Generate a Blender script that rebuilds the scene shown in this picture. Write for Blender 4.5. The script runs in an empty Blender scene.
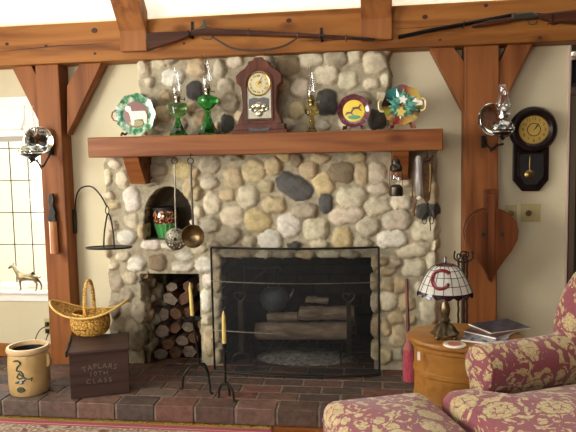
import bpy, bmesh, math, random
import numpy as np
from mathutils import Vector, Matrix, noise
random.seed(7); rng = np.random.RandomState(11)
PI = math.pi
scene = bpy.context.scene
COL = scene.collection

# ------------------------------------------------------------------ camera
F = 620.0
CAM = Vector((0, -3.6, 1.3))
def cam_axes(yaw, pitch, roll):
    f = Vector((-math.sin(yaw)*math.cos(pitch), math.cos(yaw)*math.cos(pitch), -math.sin(pitch)))
    r = Vector((math.cos(yaw), math.sin(yaw), 0)); u = r.cross(f)
    c, s = math.cos(roll), math.sin(roll)
    return (c*r+s*u, -s*r+c*u, f)
AX = cam_axes(math.radians(7.87), math.radians(5.14), math.radians(-1.16))
cd = bpy.data.cameras.new('camera'); cam = bpy.data.objects.new('camera', cd); COL.objects.link(cam)
cd.sensor_width = 36; cd.lens = F/576*36; cd.clip_start = .05; cd.clip_end = 200
M = Matrix((AX[0], AX[1], -AX[2])).transposed().to_4x4(); M.translation = CAM
cam.matrix_world = M
scene.camera = cam
scene.cycles.caustics_refractive = False

# ------------------------------------------------------------------ world, lights, exposure
w = bpy.data.worlds.new('world'); scene.world = w; w.use_nodes = True
bg = w.node_tree.nodes['Background']
bg.inputs[0].default_value = (.96, .98, 1.0, 1); bg.inputs[1].default_value = 6.0
scene.view_settings.view_transform = 'Standard'; scene.view_settings.look = 'None'
scene.view_settings.gamma = 1; scene.view_settings.exposure = -0.05
def area(name, loc, target, sx, sy, power, col):
    l = bpy.data.lights.new(name, 'AREA'); l.shape = 'RECTANGLE'; l.size = sx; l.size_y = sy; l.energy = power; l.color = col
    o = bpy.data.objects.new(name, l); COL.objects.link(o); o.location = loc
    o.rotation_euler = (Vector(target)-Vector(loc)).to_track_quat('-Z', 'Y').to_euler(); return o
# daylight by the left wall's window; the rear lamp is an added warm fill
area('daylight_left_window', (-3.02, -2.55, 1.5), (0, -1.6, 1.1), 1.7, 1.3, 92, (1, .97, .91))
area('warm_rear_fill', (-1.9, -5.85, 1.6), (-.6, 0, 1.2), 2.2, 1.3, 34, (1, .87, .66))
area('daylight_corner_window', (-2.45, -.06, 1.05), (-1.2, -3, .7), .8, .8, 12, (1, .99, .97))

# ------------------------------------------------------------------ pixel -> place helpers (planning aid)
def ray(px, py): return AX[2] + (px-288)/F*AX[0] + (216-py)/F*AX[1]
def W(px, py, Y):
    d = ray(px, py); return CAM + d*((Y-CAM.y)/d.y)
def ZP(px, py, z):
    d = ray(px, py); return CAM + d*((z-CAM.z)/d.z)
def S(Y, px=None): return (Y-CAM.y)/F*1.0   # metres per pixel at depth Y
def SC(p): return (Vector(p)-CAM).dot(AX[2])/F

# ------------------------------------------------------------------ materials
def C(h, a=1):
    def l(v): v /= 255; return v/12.92 if v <= .04045 else ((v+.055)/1.055)**2.4
    return (l(int(h[0:2], 16)), l(int(h[2:4], 16)), l(int(h[4:6], 16)), a)
MATS = {}
def newmat(name):
    m = bpy.data.materials.new(name); m.use_nodes = True; MATS[name] = m
    return m, m.node_tree.nodes, m.node_tree.links, m.node_tree.nodes['Principled BSDF']
def coords(n, l, scale=(1, 1, 1), kind='Object'):
    tc = n.new('ShaderNodeTexCoord'); mp = n.new('ShaderNodeMapping'); mp.inputs['Scale'].default_value = scale
    l.new(tc.outputs[kind], mp.inputs['Vector']); return mp.outputs[0]
def ramp(n, stops, interp='LINEAR'):
    r = n.new('ShaderNodeValToRGB'); cr = r.color_ramp; cr.interpolation = interp
    while len(cr.elements) < len(stops): cr.elements.new(.5)
    for e, (p, c) in zip(cr.elements, stops): e.position = p; e.color = c
    return r
def mat(name, c1, c2=None, rough=.6, metal=0, scale=(8, 8, 8), bump=0, detail=4, bscale=None, spec=.5, coat=0, lo=.35, hi=.65):
    m, n, l, b = newmat(name)
    b.inputs['Roughness'].default_value = rough; b.inputs['Metallic'].default_value = metal
    b.inputs['Specular IOR Level'].default_value = spec; b.inputs['Coat Weight'].default_value = coat
    v = coords(n, l, scale); t = n.new('ShaderNodeTexNoise'); t.inputs['Scale'].default_value = 1; t.inputs['Detail'].default_value = detail
    l.new(v, t.inputs['Vector'])
    r = ramp(n, [(lo, C(c1)), (hi, C(c2 or c1))]); l.new(t.outputs[0], r.inputs[0]); l.new(r.outputs[0], b.inputs['Base Color'])
    if bump:
        t2 = t
        if bscale:
            v2 = coords(n, l, bscale); t2 = n.new('ShaderNodeTexNoise'); t2.inputs['Scale'].default_value = 1; t2.inputs['Detail'].default_value = 5; l.new(v2, t2.inputs['Vector'])
        bp = n.new('ShaderNodeBump'); bp.inputs['Strength'].default_value = bump; bp.inputs['Distance'].default_value = .01
        l.new(t2.outputs[0], bp.inputs['Height']); l.new(bp.outputs[0], b.inputs['Normal'])
    return m
def wood(name, c1, c2, c3, axis='z', rough=.55, knots=True, grain=30, coat=0):
    m, n, l, b = newmat(name); b.inputs['Roughness'].default_value = rough; b.inputs['Specular IOR Level'].default_value = .2; b.inputs['Coat Weight'].default_value = coat*.6; b.inputs['Coat Roughness'].default_value = .3
    sc = {'x': (1.2, grain, grain), 'y': (grain, 1.2, grain), 'z': (grain, grain, 1.2)}[axis]
    v = coords(n, l, sc); t = n.new('ShaderNodeTexNoise'); t.inputs['Scale'].default_value = 1; t.inputs['Detail'].default_value = 6; t.inputs['Distortion'].default_value = .6
    l.new(v, t.inputs['Vector'])
    r = ramp(n, [(.3, C(c1)), (.5, C(c2)), (.72, C(c3))]); l.new(t.outputs[0], r.inputs[0]); out = r.outputs[0]
    if knots:
        v2 = coords(n, l, {'x': (3, 6, 6), 'y': (6, 3, 6), 'z': (6, 6, 3)}[axis]); vo = n.new('ShaderNodeTexVoronoi'); vo.inputs['Scale'].default_value = 1
        l.new(v2, vo.inputs['Vector']); r2 = ramp(n, [(.06, (1, 1, 1, 1)), (.2, (0, 0, 0, 1))]); l.new(vo.outputs['Distance'], r2.inputs[0])
        mx = n.new('ShaderNodeMix'); mx.data_type = 'RGBA'; l.new(r2.outputs[0], mx.inputs[0]); l.new(out, mx.inputs[6]); mx.inputs[7].default_value = C(c1)
        out = mx.outputs[2]
    l.new(out, b.inputs['Base Color'])
    bp = n.new('ShaderNodeBump'); bp.inputs['Strength'].default_value = .25; bp.inputs['Distance'].default_value = .005
    l.new(t.outputs[0], bp.inputs['Height']); l.new(bp.outputs[0], b.inputs['Normal']); return m
def attrmat(name, rough=.85, bump=.5, bscale=60, spot='', amt=.35, spec=.3):
    m, n, l, b = newmat(name); b.inputs['Roughness'].default_value = rough; b.inputs['Specular IOR Level'].default_value = spec
    a = n.new('ShaderNodeVertexColor'); a.layer_name = 'Col'
    v = coords(n, l, (bscale,)*3); t = n.new('ShaderNodeTexNoise'); t.inputs['Scale'].default_value = 1; t.inputs['Detail'].default_value = 6; l.new(v, t.inputs['Vector'])
    v2 = coords(n, l, (bscale*.3,)*3); t2 = n.new('ShaderNodeTexNoise'); t2.inputs['Scale'].default_value = 1; t2.inputs['Detail'].default_value = 5; l.new(v2, t2.inputs['Vector'])
    mx = n.new('ShaderNodeMix'); mx.data_type = 'RGBA'; mx.blend_type = 'MULTIPLY'; mx.inputs[0].default_value = 1
    r = ramp(n, [(.3, (1-amt, 1-amt, 1-amt*1.1, 1)), (.6, (1.0, 1.0, 1.0, 1))]); l.new(t2.outputs[0], r.inputs[0])
    l.new(a.outputs[0], mx.inputs[6]); l.new(r.outputs[0], mx.inputs[7]); l.new(mx.outputs[2], b.inputs['Base Color'])
    bp = n.new('ShaderNodeBump'); bp.inputs['Strength'].default_value = bump; bp.inputs['Distance'].default_value = .006
    l.new(t.outputs[0], bp.inputs['Height']); l.new(bp.outputs[0], b.inputs['Normal']); return m
def glass(name, col, rough=.02, ior=1.45):
    m, n, l, b = newmat(name); b.inputs['Base Color'].default_value = C(col); b.inputs['Transmission Weight'].default_value = 1
    b.inputs['Roughness'].default_value = rough; b.inputs['IOR'].default_value = ior; return m
def thin_glass(name, tint='ffffff', base=.06):
    m, n, l, b = newmat(name); n.remove(b); out = n['Material Output']
    tr = n.new('ShaderNodeBsdfTransparent'); tr.inputs[0].default_value = C(tint); gl = n.new('ShaderNodeBsdfGlossy'); gl.inputs['Roughness'].default_value = .04
    lw = n.new('ShaderNodeLayerWeight'); lw.inputs[0].default_value = .35
    mt = n.new('ShaderNodeMath'); mt.operation = 'MULTIPLY_ADD'; mt.inputs[1].default_value = .55; mt.inputs[2].default_value = base
    l.new(lw.outputs['Facing'], mt.inputs[0]); mx = n.new('ShaderNodeMixShader'); l.new(mt.outputs[0], mx.inputs[0]); l.new(tr.outputs[0], mx.inputs[1]); l.new(gl.outputs[0], mx.inputs[2])
    l.new(mx.outputs[0], out.inputs[0]); return m
plaster = mat('plaster', 'cfc3a1', 'd4c9a8', rough=.9, scale=(3, 3, 3), bump=.1, bscale=(60, 60, 60))
white_paint = mat('white_paint', 'ece6da', 'f0ebe0', rough=.5)
ceil_m = mat('ceiling_paint', 'f2efe6', 'f6f3ea', rough=.9)
beam_x = wood('timber_long', '6c3e18', '925c28', 'a46c34', 'x', grain=14)
beam_z = wood('timber_upright', '64361a', '88522a', '945c30', 'z', grain=14)
beam_y = wood('timber_rafter', '6c4020', '925c30', 'a0683a', 'z', grain=14)
mantel_m = wood('mantel_wood', '5e3016', '844e28', '946034', 'x', grain=16, rough=.45)
stone_m = attrmat('fieldstone', bump=.6, bscale=85, amt=.34)
brick_m = attrmat('brick', bump=.6, bscale=90, amt=.45, rough=.6)
soot = mat('soot', '141210', '24201c', rough=.95, bump=.5, scale=(14, 14, 14))  # near-black, used on the backs of both niches
soot_brick = attrmat('soot_brick', bump=.4, bscale=60, amt=.5)
iron = mat('black_iron', '16140f', '26231e', rough=.45, metal=.6, bump=.25, scale=(60, 60, 60))
dark_metal = mat('dark_metal', '3a342c', '524a3e', rough=.35, metal=.85)
brass = mat('aged_brass', '8a7440', 'a88e58', rough=.3, metal=1)
bronze = mat('dull_bronze', '5c4a32', '7c6644', rough=.35, metal=.9, scale=(20, 20, 20))
tin = mat('grey_tin', '6a6458', '88806e', rough=.4, metal=.9, scale=(20, 20, 20))
silver = mat('silvered_mirror', 'd8d8d6', 'e8e8e6', rough=.06, metal=1)
chrome = mat('chrome', 'cfcfcd', rough=.12, metal=1)
clear = thin_glass('clear_lamp_glass', base=.10)
pane_m = thin_glass('window_glass', base=.02)
cut = thin_glass('cut_clear_glass', 'e8ece6', .22)
green_g = glass('green_glass', '48c45c', .03)
green_l = glass('pale_green_glass', '9cd890', .05)
amber_g = glass('amber_glass', 'd8c470', .03)
walnut = wood('walnut', '361c10', '562c1c', '683a24', 'z', knots=False, rough=.4)
ebony = wood('dark_clock_wood', '120b0a', '1f1312', '2a1a18', 'z', knots=False, rough=.25, coat=.3)
gunwood = wood('gun_stock_wood', '2e170e', '482616', '5a3220', 'x', knots=False, rough=.35, grain=40)
honey = wood('honey_oak', '74481c', '90602a', 'a06c32', 'x', knots=False, rough=.3, grain=18, coat=.3)
cratewood = wood('dark_crate_wood', '2c1c18', '3c2a24', '48342c', 'x', knots=False, rough=.5, grain=22)
bellow_w = wood('bellows_wood', '40200f', '64361c', '744426', 'z', knots=False, rough=.3, grain=18, coat=.3)
leather = mat('dark_leather', '2c1810', '3e2418', rough=.55, bump=.3, scale=(40, 40, 40))
tan_leather = mat('tan_leather', '5a3a1e', '7a5430', rough=.6, bump=.3, scale=(40, 40, 40))
stoneware = mat('stoneware_glaze', 'a88a58', 'bc9c68', rough=.3, scale=(10, 10, 10), coat=.4)
black = mat('matt_black', '0c0b0a', rough=.6)
beige = mat('ivory_plastic', 'b8a874', rough=.4)
wax = mat('beeswax', 'cdb463', 'd8c274', rough=.4)
wick = mat('wick', 'efe9d8', rough=.9)
bark = wood('split_wood', '4a3422', '6e5236', '8c6c48', 'x', rough=.9, knots=False, grain=30)
bark2 = mat('log_bark', '3c2e22', '5a4634', rough=.95, bump=1, scale=(10, 40, 40))
logend = mat('log_end', '4c3422', '6a4a30', rough=.9, bump=.5, scale=(60, 6, 60))
ash = mat('grey_ash', '625d55', 'a09a8e', rough=1, bump=1, scale=(40, 40, 40))
white_c = mat('cream_glaze', 'e8dcc4', 'f0e8d4', rough=.2, coat=.5)
lead = mat('lead_came', '26221e', '3a342e', rough=.4, metal=.7)
rug_red = None

# ------------------------------------------------------------------ mesh helpers
def tag(o, label, cat, group=None, kind=None):
    o['label'] = label; o['category'] = cat
    if group: o['group'] = group
    if kind: o['kind'] = kind
    return o
def thing(name, label, cat, loc=(0, 0, 0), rz=0, group=None, rot=None):
    o = bpy.data.objects.new(name, None); o.empty_display_size = .05; COL.objects.link(o); o.location = loc
    o.rotation_euler = rot or (0, 0, rz); return tag(o, label, cat, group)
def obj(name, bm, m, parent=None, smooth=False, bevel=0, sub=0, auto=True, loc=None, label=None):
    me = bpy.data.meshes.new(name)
    bmesh.ops.recalc_face_normals(bm, faces=bm.faces[:])
    bm.to_mesh(me); bm.free()
    for x in (m if isinstance(m, (list, tuple)) else [m]): me.materials.append(x)
    if smooth:
        for p in me.polygons: p.use_smooth = True
        if auto:
            try: me.set_sharp_from_angle(angle=math.radians(42))
            except Exception: pass
    o = bpy.data.objects.new(name, me); COL.objects.link(o)
    if parent: o.parent = parent
    if loc: o.location = loc
    if label: o['label'] = label
    if bevel:
        b = o.modifiers.new('bevel', 'BEVEL'); b.width = bevel; b.segments = 2; b.limit_method = 'ANGLE'
    if sub:
        s = o.modifiers.new('sub', 'SUBSURF'); s.levels = s.render_levels = sub
    return o
def struct(name, bm, m, parent=None, **k):
    o = obj(name, bm, m, parent, **k)
    if not parent: o['kind'] = 'structure'
    return o
def B(): return bmesh.new()
def box(bm, x0, x1, y0, y1, z0, z1, mi=0, mtx=None):
    vs = [bm.verts.new((x, y, z)) for x in (x0, x1) for y in (y0, y1) for z in (z0, z1)]
    if mtx is not None:
        for v in vs: v.co = mtx @ v.co
    fs = [bm.faces.new([vs[i] for i in f]) for f in ((0, 1, 3, 2), (4, 6, 7, 5), (0, 4, 5, 1), (2, 3, 7, 6), (0, 2, 6, 4), (1, 5, 7, 3))]
    for f in fs: f.material_index = mi
    return vs
def prism(bm, pts, y0, y1, mi=0):
    """outline pts (x,z) extruded along y"""
    a = [bm.verts.new((x, y0, z)) for x, z in pts]; b = [bm.verts.new((x, y1, z)) for x, z in pts]
    n = len(pts); fs = [bm.faces.new(a), bm.faces.new(b[::-1])]
    for i in range(n): fs.append(bm.faces.new((a[i], a[(i+1) % n], b[(i+1) % n], b[i])))
    for f in fs: f.material_index = mi
def prismz(bm, pts, z0, z1, mi=0):
    a = [bm.verts.new((x, y, z0)) for x, y in pts]; b = [bm.verts.new((x, y, z1)) for x, y in pts]
    n = len(pts); fs = [bm.faces.new(a), bm.faces.new(b[::-1])]
    for i in range(n): fs.append(bm.faces.new((a[i], a[(i+1) % n], b[(i+1) % n], b[i])))
    for f in fs: f.material_index = mi
def lathe(bm, prof, seg=24, c=(0, 0, 0), axis='z', cap=True, flute=0, fn=0, mi=0, sx=1, sy=1):
    rings = []
    for r, z in prof:
        ring = []
        for i in range(seg):
            a = 2*PI*i/seg; rr = r*(1+flute*math.cos(fn*a)) if fn else r
            p = (rr*math.cos(a)*sx, rr*math.sin(a)*sy, z)
            if axis == 'y': p = (p[0], z, p[1])      # axis along y, disc in xz
            if axis == 'x': p = (z, p[0], p[1])
            ring.append(bm.verts.new((p[0]+c[0], p[1]+c[1], p[2]+c[2])))
        rings.append(ring)
    for a, b in zip(rings, rings[1:]):
        for i in range(seg):
            f = bm.faces.new((a[i], a[(i+1) % seg], b[(i+1) % seg], b[i])); f.material_index = mi
    if cap:
        for r in (rings[0], rings[-1]):
            f = bm.faces.new(r); f.material_index = mi
def tube(bm, pts, r, seg=8, closed=False, flat=1.0, mi=0):
    P = [Vector(p) for p in pts]; n = len(P); rs = r if isinstance(r, (list, tuple)) else [r]*n; rings = []
    up = None
    for i in range(n):
        if closed: t = (P[(i+1) % n]-P[i-1])
        else: t = P[min(i+1, n-1)]-P[max(i-1, 0)]
        t.normalize()
        if up is None: up = Vector((0, 1, 0)) if abs(t.y) < .9 else Vector((1, 0, 0))
        u = (up-t*up.dot(t)).normalized(); v = t.cross(u); up = u
        rings.append([bm.verts.new(P[i]+(u*math.cos(2*PI*k/seg)*flat+v*math.sin(2*PI*k/seg))*rs[i]) for k in range(seg)])
    pr = list(zip(rings, rings[1:]))
    if closed: pr.append((rings[-1], rings[0]))
    for a, b in pr:
        for k in range(seg):
            f = bm.faces.new((a[k], a[(k+1) % seg], b[(k+1) % seg], b[k])); f.material_index = mi
    if not closed:
        for q in (rings[0], rings[-1]): bm.faces.new(q).material_index = mi
def ball(bm, c, r, sx=1, sy=1, sz=1, u=16, v=10, mi=0):
    g = bmesh.ops.create_uvsphere(bm, u_segments=u, v_segments=v, radius=r)
    for x in g['verts']: x.co = Vector((x.co.x*sx+c[0], x.co.y*sy+c[1], x.co.z*sz+c[2]))
    if mi:
        for x in g['verts']:
            for f in x.link_faces: f.material_index = mi
def arc(cx, cz, r, a0, a1, n=12, y=0, rz=None):
    return [(cx+r*math.cos(math.radians(a0+(a1-a0)*i/n)), y, cz+(rz or r)*math.sin(math.radians(a0+(a1-a0)*i/n))) for i in range(n+1)]
def spline(pts, n=6):
    P = [Vector(p) for p in pts]; out = []
    for i in range(len(P)-1):
        p0, p1, p2, p3 = P[max(i-1, 0)], P[i], P[i+1], P[min(i+2, len(P)-1)]
        for k in range(n):
            t = k/n; out.append(.5*((2*p1)+(p2-p0)*t+(2*p0-5*p1+4*p2-p3)*t*t+(3*p1-p0-3*p2+p3)*t**3))
    out.append(P[-1]); return out
def text(name, s, size, m, parent, loc, rot=(PI/2, 0, 0), ext=.0006, arcr=None, spacing=1.0):
    cu = bpy.data.curves.new(name, 'FONT'); cu.body = s; cu.size = size; cu.extrude = ext; cu.align_x = 'CENTER'; cu.align_y = 'CENTER'; cu.space_character = spacing
    t = bpy.data.objects.new(name, cu); COL.objects.link(t)
    dg = bpy.context.evaluated_depsgraph_get(); me = bpy.data.meshes.new_from_object(t.evaluated_get(dg)); bpy.data.objects.remove(t)
    if arcr:
        for v in me.vertices:
            a = v.co.x/arcr; rr = arcr+v.co.y; v.co.x = rr*math.sin(a); v.co.y = rr*math.cos(a)-arcr
    me.materials.clear(); me.materials.append(m); o = bpy.data.objects.new(name, me); COL.objects.link(o); o.parent = parent; o.location = loc; o.rotation_euler = rot
    return o

# ================================================================== THE ROOM
WX0, WX1 = -3.1, 2.9
HZ = .085                                    # hearth height
g = W(566, 200, 0); RX = g.x                 # right end of the back wall
bt = 2.112; bb = 1.888
winL, winR = -2.85, -1.995; winB = W(20, 289, 0).z; winT = W(10, 131, 0).z
cL, cR = W(126, 300, 0).x, W(385, 300, 0).x   # hidden hole in the plaster behind the chimney
bm = B()
box(bm, WX0, winL, 0, .12, 0, 2.3)
box(bm, winL, winR, 0, .12, 0, winB); box(bm, winL, winR, 0, .12, winT, 2.3)
box(bm, winR, cL, 0, .12, 0, 2.3); box(bm, cL, cR, 0, .12, 1.25, 2.3); box(bm, cR, RX, 0, .12, 0, 2.3)
struct('wall_back', bm, plaster)
bm = B(); box(bm, WX0, WX1, -6.1, 2.2, -.06, 0)
fm = wood('floorboards', '5a3012', '7c451c', '8c5426', 'x', grain=10, rough=.35, coat=.3); struct('floor', bm, fm)
# left wall with a wide window opening, wall behind the camera with another, right wall
bm = B(); box(bm, WX0-.12, WX0, -6.1, -3.5, 0, 4); box(bm, WX0-.12, WX0, -1.6, 2.2, 0, 4); box(bm, WX0-.12, WX0, -3.5, -1.6, 0, .8); box(bm, WX0-.12, WX0, -3.5, -1.6, 2.2, 4)
struct('wall_left', bm, plaster)
bm = B(); box(bm, WX0, -2.7, -6.2, -6.1, 0, 4); box(bm, -.3, WX1, -6.2, -6.1, 0, 4); box(bm, -2.7, -.3, -6.2, -6.1, 0, .9); box(bm, -2.7, -.3, -6.2, -6.1, 2.3, 4)
panelling = wood('wall_panelling', '3c2214', '5c3820', '6c4628', 'z', grain=6); struct('wall_front', bm, panelling)  # unseen walls made dark wood to cut bounce light and raise contrast
bm = B(); box(bm, WX1, WX1+.1, -6.1, 2.2, 0, 4); struct('wall_right', bm, panelling)
# ceiling: slopes up from the girt towards the room, then level
bm = B()
sl = math.tan(math.radians(52)); y1 = -1.7; z1 = 2.15+sl*(1.6)
vs = [bm.verts.new(p) for p in ((WX0, -.1, 2.13), (WX1, -.1, 2.13), (WX1, y1, z1), (WX0, y1, z1), (WX1, -6.1, z1), (WX0, -6.1, z1))]
bm.faces.new(vs[:4]); bm.faces.new((vs[3], vs[2], vs[4], vs[5]))
r = bmesh.ops.solidify(bm, geom=bm.faces[:], thickness=-.05)
struct('ceiling', bm, ceil_m)
# room seen past the end of the back wall
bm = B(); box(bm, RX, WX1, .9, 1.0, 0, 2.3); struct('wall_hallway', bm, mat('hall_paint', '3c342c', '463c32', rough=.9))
bm = B(); box(bm, RX+.0, WX1, -.1, 1.0, 2.1, 2.16); struct('ceiling_hallway', bm, plaster)
bm = B(); box(bm, RX-.004, RX+.01, -.012, .13, 0, 2.1); struct('trim_1', bm, mat('corner_bead', 'cbb2a0', rough=.7), bevel=.003)

# window on the back wall
wt = B()
def rectring(bm, x0, x1, z0, z1, wd, y0, y1):
    box(bm, x0, x0+wd, y0, y1, z0, z1); box(bm, x1-wd, x1, y0, y1, z0, z1); box(bm, x0+wd, x1-wd, y0, y1, z0, z0+wd); box(bm, x0+wd, x1-wd, y0, y1, z1-wd, z1)
win = bpy.data.objects.new('window_1', None); COL.objects.link(win); win.location = (0, 0, 0); win['kind'] = 'structure'
rectring(wt, winL, winR, winB, winT, .03, .03, .075); obj('window_frame', wt, white_paint, win, bevel=.003)
bm = B(); box(bm, winL+.03, winR-.03, .052, .056, winB+.03, winT-.03); obj('pane', bm, pane_m, win)
bm = B()
px = W(28.5, 180, .05).x
while px > winL: box(bm, px-.0024, px+.0024, .052, .058, winB+.03, winT-.03); px -= .122
pz = W(20, 180.5, .05).z
for k in (-2, -1, 0, 1):
    zz = pz+.203*k; box(bm, winL+.03, winR-.03, .051, .059, zz-.0028, zz+.0028)
obj('leading', bm, lead, win)
zc = W(10, 97, 0).z
bm = B(); box(bm, winL-.1, winR+.02, -.022, 0.0, winT, zc); obj('head_casing', bm, white_paint, win, bevel=.004)
bm = B(); box(bm, winL-.05, winR+.01, -.055, -.001, winB-.022, winB); obj('window_sill', bm, white_paint, win, bevel=.006)
bm = B(); box(bm, winL-.05, winR+.01, -.018, -.001, winB-.075, winB-.022); obj('apron', bm, white_paint, win, bevel=.003)
zr = W(10, 138, -.03).z
t = thing('roller_shade', 'white roller shade drawn up at the top of the window', 'blind', (-2.4, -.05, zr))
bm = B(); lathe(bm, [(.024, -.42), (.024, .42)], 20, axis='x', c=(0, 0, .03)); obj('roller', bm, white_paint, t, smooth=True)
bm = B(); box(bm, -.42, .42, -.008, .004, -.024, .012); obj('hem_bar', bm, mat('shade_hem', 'a49c90', rough=.7), t, bevel=.002)

# baseboard left
zb = W(8, 343, 0).z
bm = B(); box(bm, WX0, -1.97, -.02, 0, HZ+.004, zb); struct('baseboard_left', bm, beam_x, bevel=.003)
bm = B(); box(bm, .70, RX, -.02, 0, 0, .12); struct('baseboard_right', bm, beam_x, bevel=.003)

# outdoors: pale ground and shrubs under a white sky
bm = B(); box(bm, -12, 4, 2.3, 20, -.4, -.3); struct('ground_outside', bm, mat('pale_lawn', 'c4cab4', 'd8dcc8', rough=1))
leaf = mat('leaf', '88a868', 'b4cc94', rough=.8, scale=(6, 6, 6))
def shrub(p, r, label):
    t = thing('garden_shrub', label, 'shrub', p, 0, None)
    bm = B()
    for i in range(1300):
        d = Vector((random.gauss(0, 1), random.gauss(0, 1), random.gauss(0, 1))).normalized()*r*(.55+.5*random.random())
        c = Vector((0, 0, r*1.05))+Vector((d.x, d.y, d.z*1.1)); a = Vector((random.random()-.5, random.random()-.5, random.random()-.5)).normalized()*.05; b = a.cross(d).normalized()*.03
        bm.faces.new([bm.verts.new(c+a), bm.verts.new(c+b), bm.verts.new(c-a), bm.verts.new(c-b)])
    obj('foliage', bm, leaf, t)
    bm = B(); tube(bm, [(0, 0, 0), (.02, 0, r*.6), (0, .02, r)], [.05, .04, .02]); obj('trunk', bm, bark2, t)
shrub((-4.9, 5.0, -.3), .62, 'pale green leafy shrub in the garden, nearer one seen through the window')
shrub((-6.6, 8.0, -.3), .9, 'pale green leafy shrub in the garden, farther one seen through the window')

# ---------------------------------------------------------------- timbers
def P2(px, py, Y): p = W(px, py, Y); return (p.x, p.z)
t = tag(struct('ceiling_girt', (lambda b: (box(b, WX0, WX1, -.15, -.0, bb, bt), b)[1])(B()), beam_x, bevel=.006), 'long horizontal reddish timber beam running under the ceiling', 'beam')
bm = B(); gr_ = bpy.data.objects['ceiling_girt']
def crack(pts, h):
    q = [W(x, y, -.15) for x, y in pts]; up_ = [(p.x, p.z+h*math.sin(PI*(i+.4)/len(q))) for i, p in enumerate(q)]; lo_ = [(p.x, p.z-h*math.sin(PI*(i+.4)/len(q))) for i, p in enumerate(q)]
    prism(bm, up_+lo_[::-1], -.1518, -.149)
crack([(-4, 52.5), (20, 49.5), (40, 47.8), (60, 45.6), (85, 44.8), (112, 43)], .0022)
crack([(300, 41), (330, 40), (358, 38.6)], .0014); crack([(395, 29), (420, 27.5), (450, 25)], .0015)
for x, y, r_ in ((94.5, 30.5, 3), (46, 46, 1.6), (95, 53.5, 1.4), (7, 44, 1.8), (289, 20.5, 2.6), (425, 17, 2.6), (486, 5.5, 2), (440, 40, 1.5), (540, 38, 2), (184, 43.5, 1.3)):
    p = W(x, y, -.15); prism(bm, [(p.x+r_*SC(p)*math.cos(a)*1.1, p.z+r_*SC(p)*math.sin(a)*.85) for a in [2*PI*i/14 for i in range(14)]], -.1516, -.149)
obj('cracks_and_knots', bm, mat('dark_knot', '2e180a', '44240f', rough=.8), gr_)
def post(x0, x1, label, braces, z1=bb):
    t = thing('timber_post', label, 'post', ((x0+x1)/2, -.06, 0))
    cx = (x0+x1)/2
    bm = B(); box(bm, x0-cx, x1-cx, -.06, .06, 0, z1); obj('shaft', bm, beam_z, t, bevel=.006)
    for pts in braces:
        q = []
        for (px, py) in pts:
            p = W(px, py, -.10); q.append((p.x-cx, min(p.z, z1)))
        bm = B(); prism(bm, q, -.04, .035); obj('knee_brace', bm, beam_z, t, bevel=.003)
    return t
post(-1.967, -1.822, 'square timber post beside the window with two braces at its top',
     [[(11, 60), (31, 60), (43, 88), (43, 130)], [(79, 55), (101, 52), (67, 135), (67, 86)]])
post(.491, .67, 'square timber post right of the fireplace carrying the bellows',
     [[(430, 40), (454, 40), (470, 70), (470, 124)], [(508, 40), (533, 40), (493, 124), (493, 74)]])
# rafters
def rafter(xa, xb, label):
    t = thing('rafter', label, 'beam', ((xa+xb)/2, -.16, 2.0))
    h = (xb-xa)/2; bm = B()
    pts = [(-.10, -.07), (0.0, -.07), (.005, .115), (-1.45, .115+sl*1.45), (-1.55, .115+sl*1.35)]
    # profile in (y,z), the tail lies over the face of the girt
    yz = [(-.055, -.075), (.008, -.075), (.008, .16), (-1.40, .16+sl*1.40), (-1.50, .10+sl*1.38)]
    yz = [(-.03, -.07), (.008, -.07), (.008, .15), (-1.3, .15+sl*1.3), (-1.38, .15+sl*1.3-.04), (-.03, .04)]
    a = [bm.verts.new((-h, y, z)) for y, z in yz]; b = [bm.verts.new((h, y, z)) for y, z in yz]
    bm.faces.new(a); bm.faces.new(b[::-1])
    for i in range(len(yz)): bm.faces.new((a[i], a[(i+1) % len(yz)], b[(i+1) % len(yz)], b[i]))
    obj('timber', bm, beam_y, t, bevel=.004)
rafter(W(119.5, 50, -.2).x, W(146, 50, -.2).x, 'sloping timber rafter above the left end of the mantel')
rafter(W(361, 30, -.2).x, W(392, 30, -.2).x, 'sloping timber rafter nearer the right post')

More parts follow.
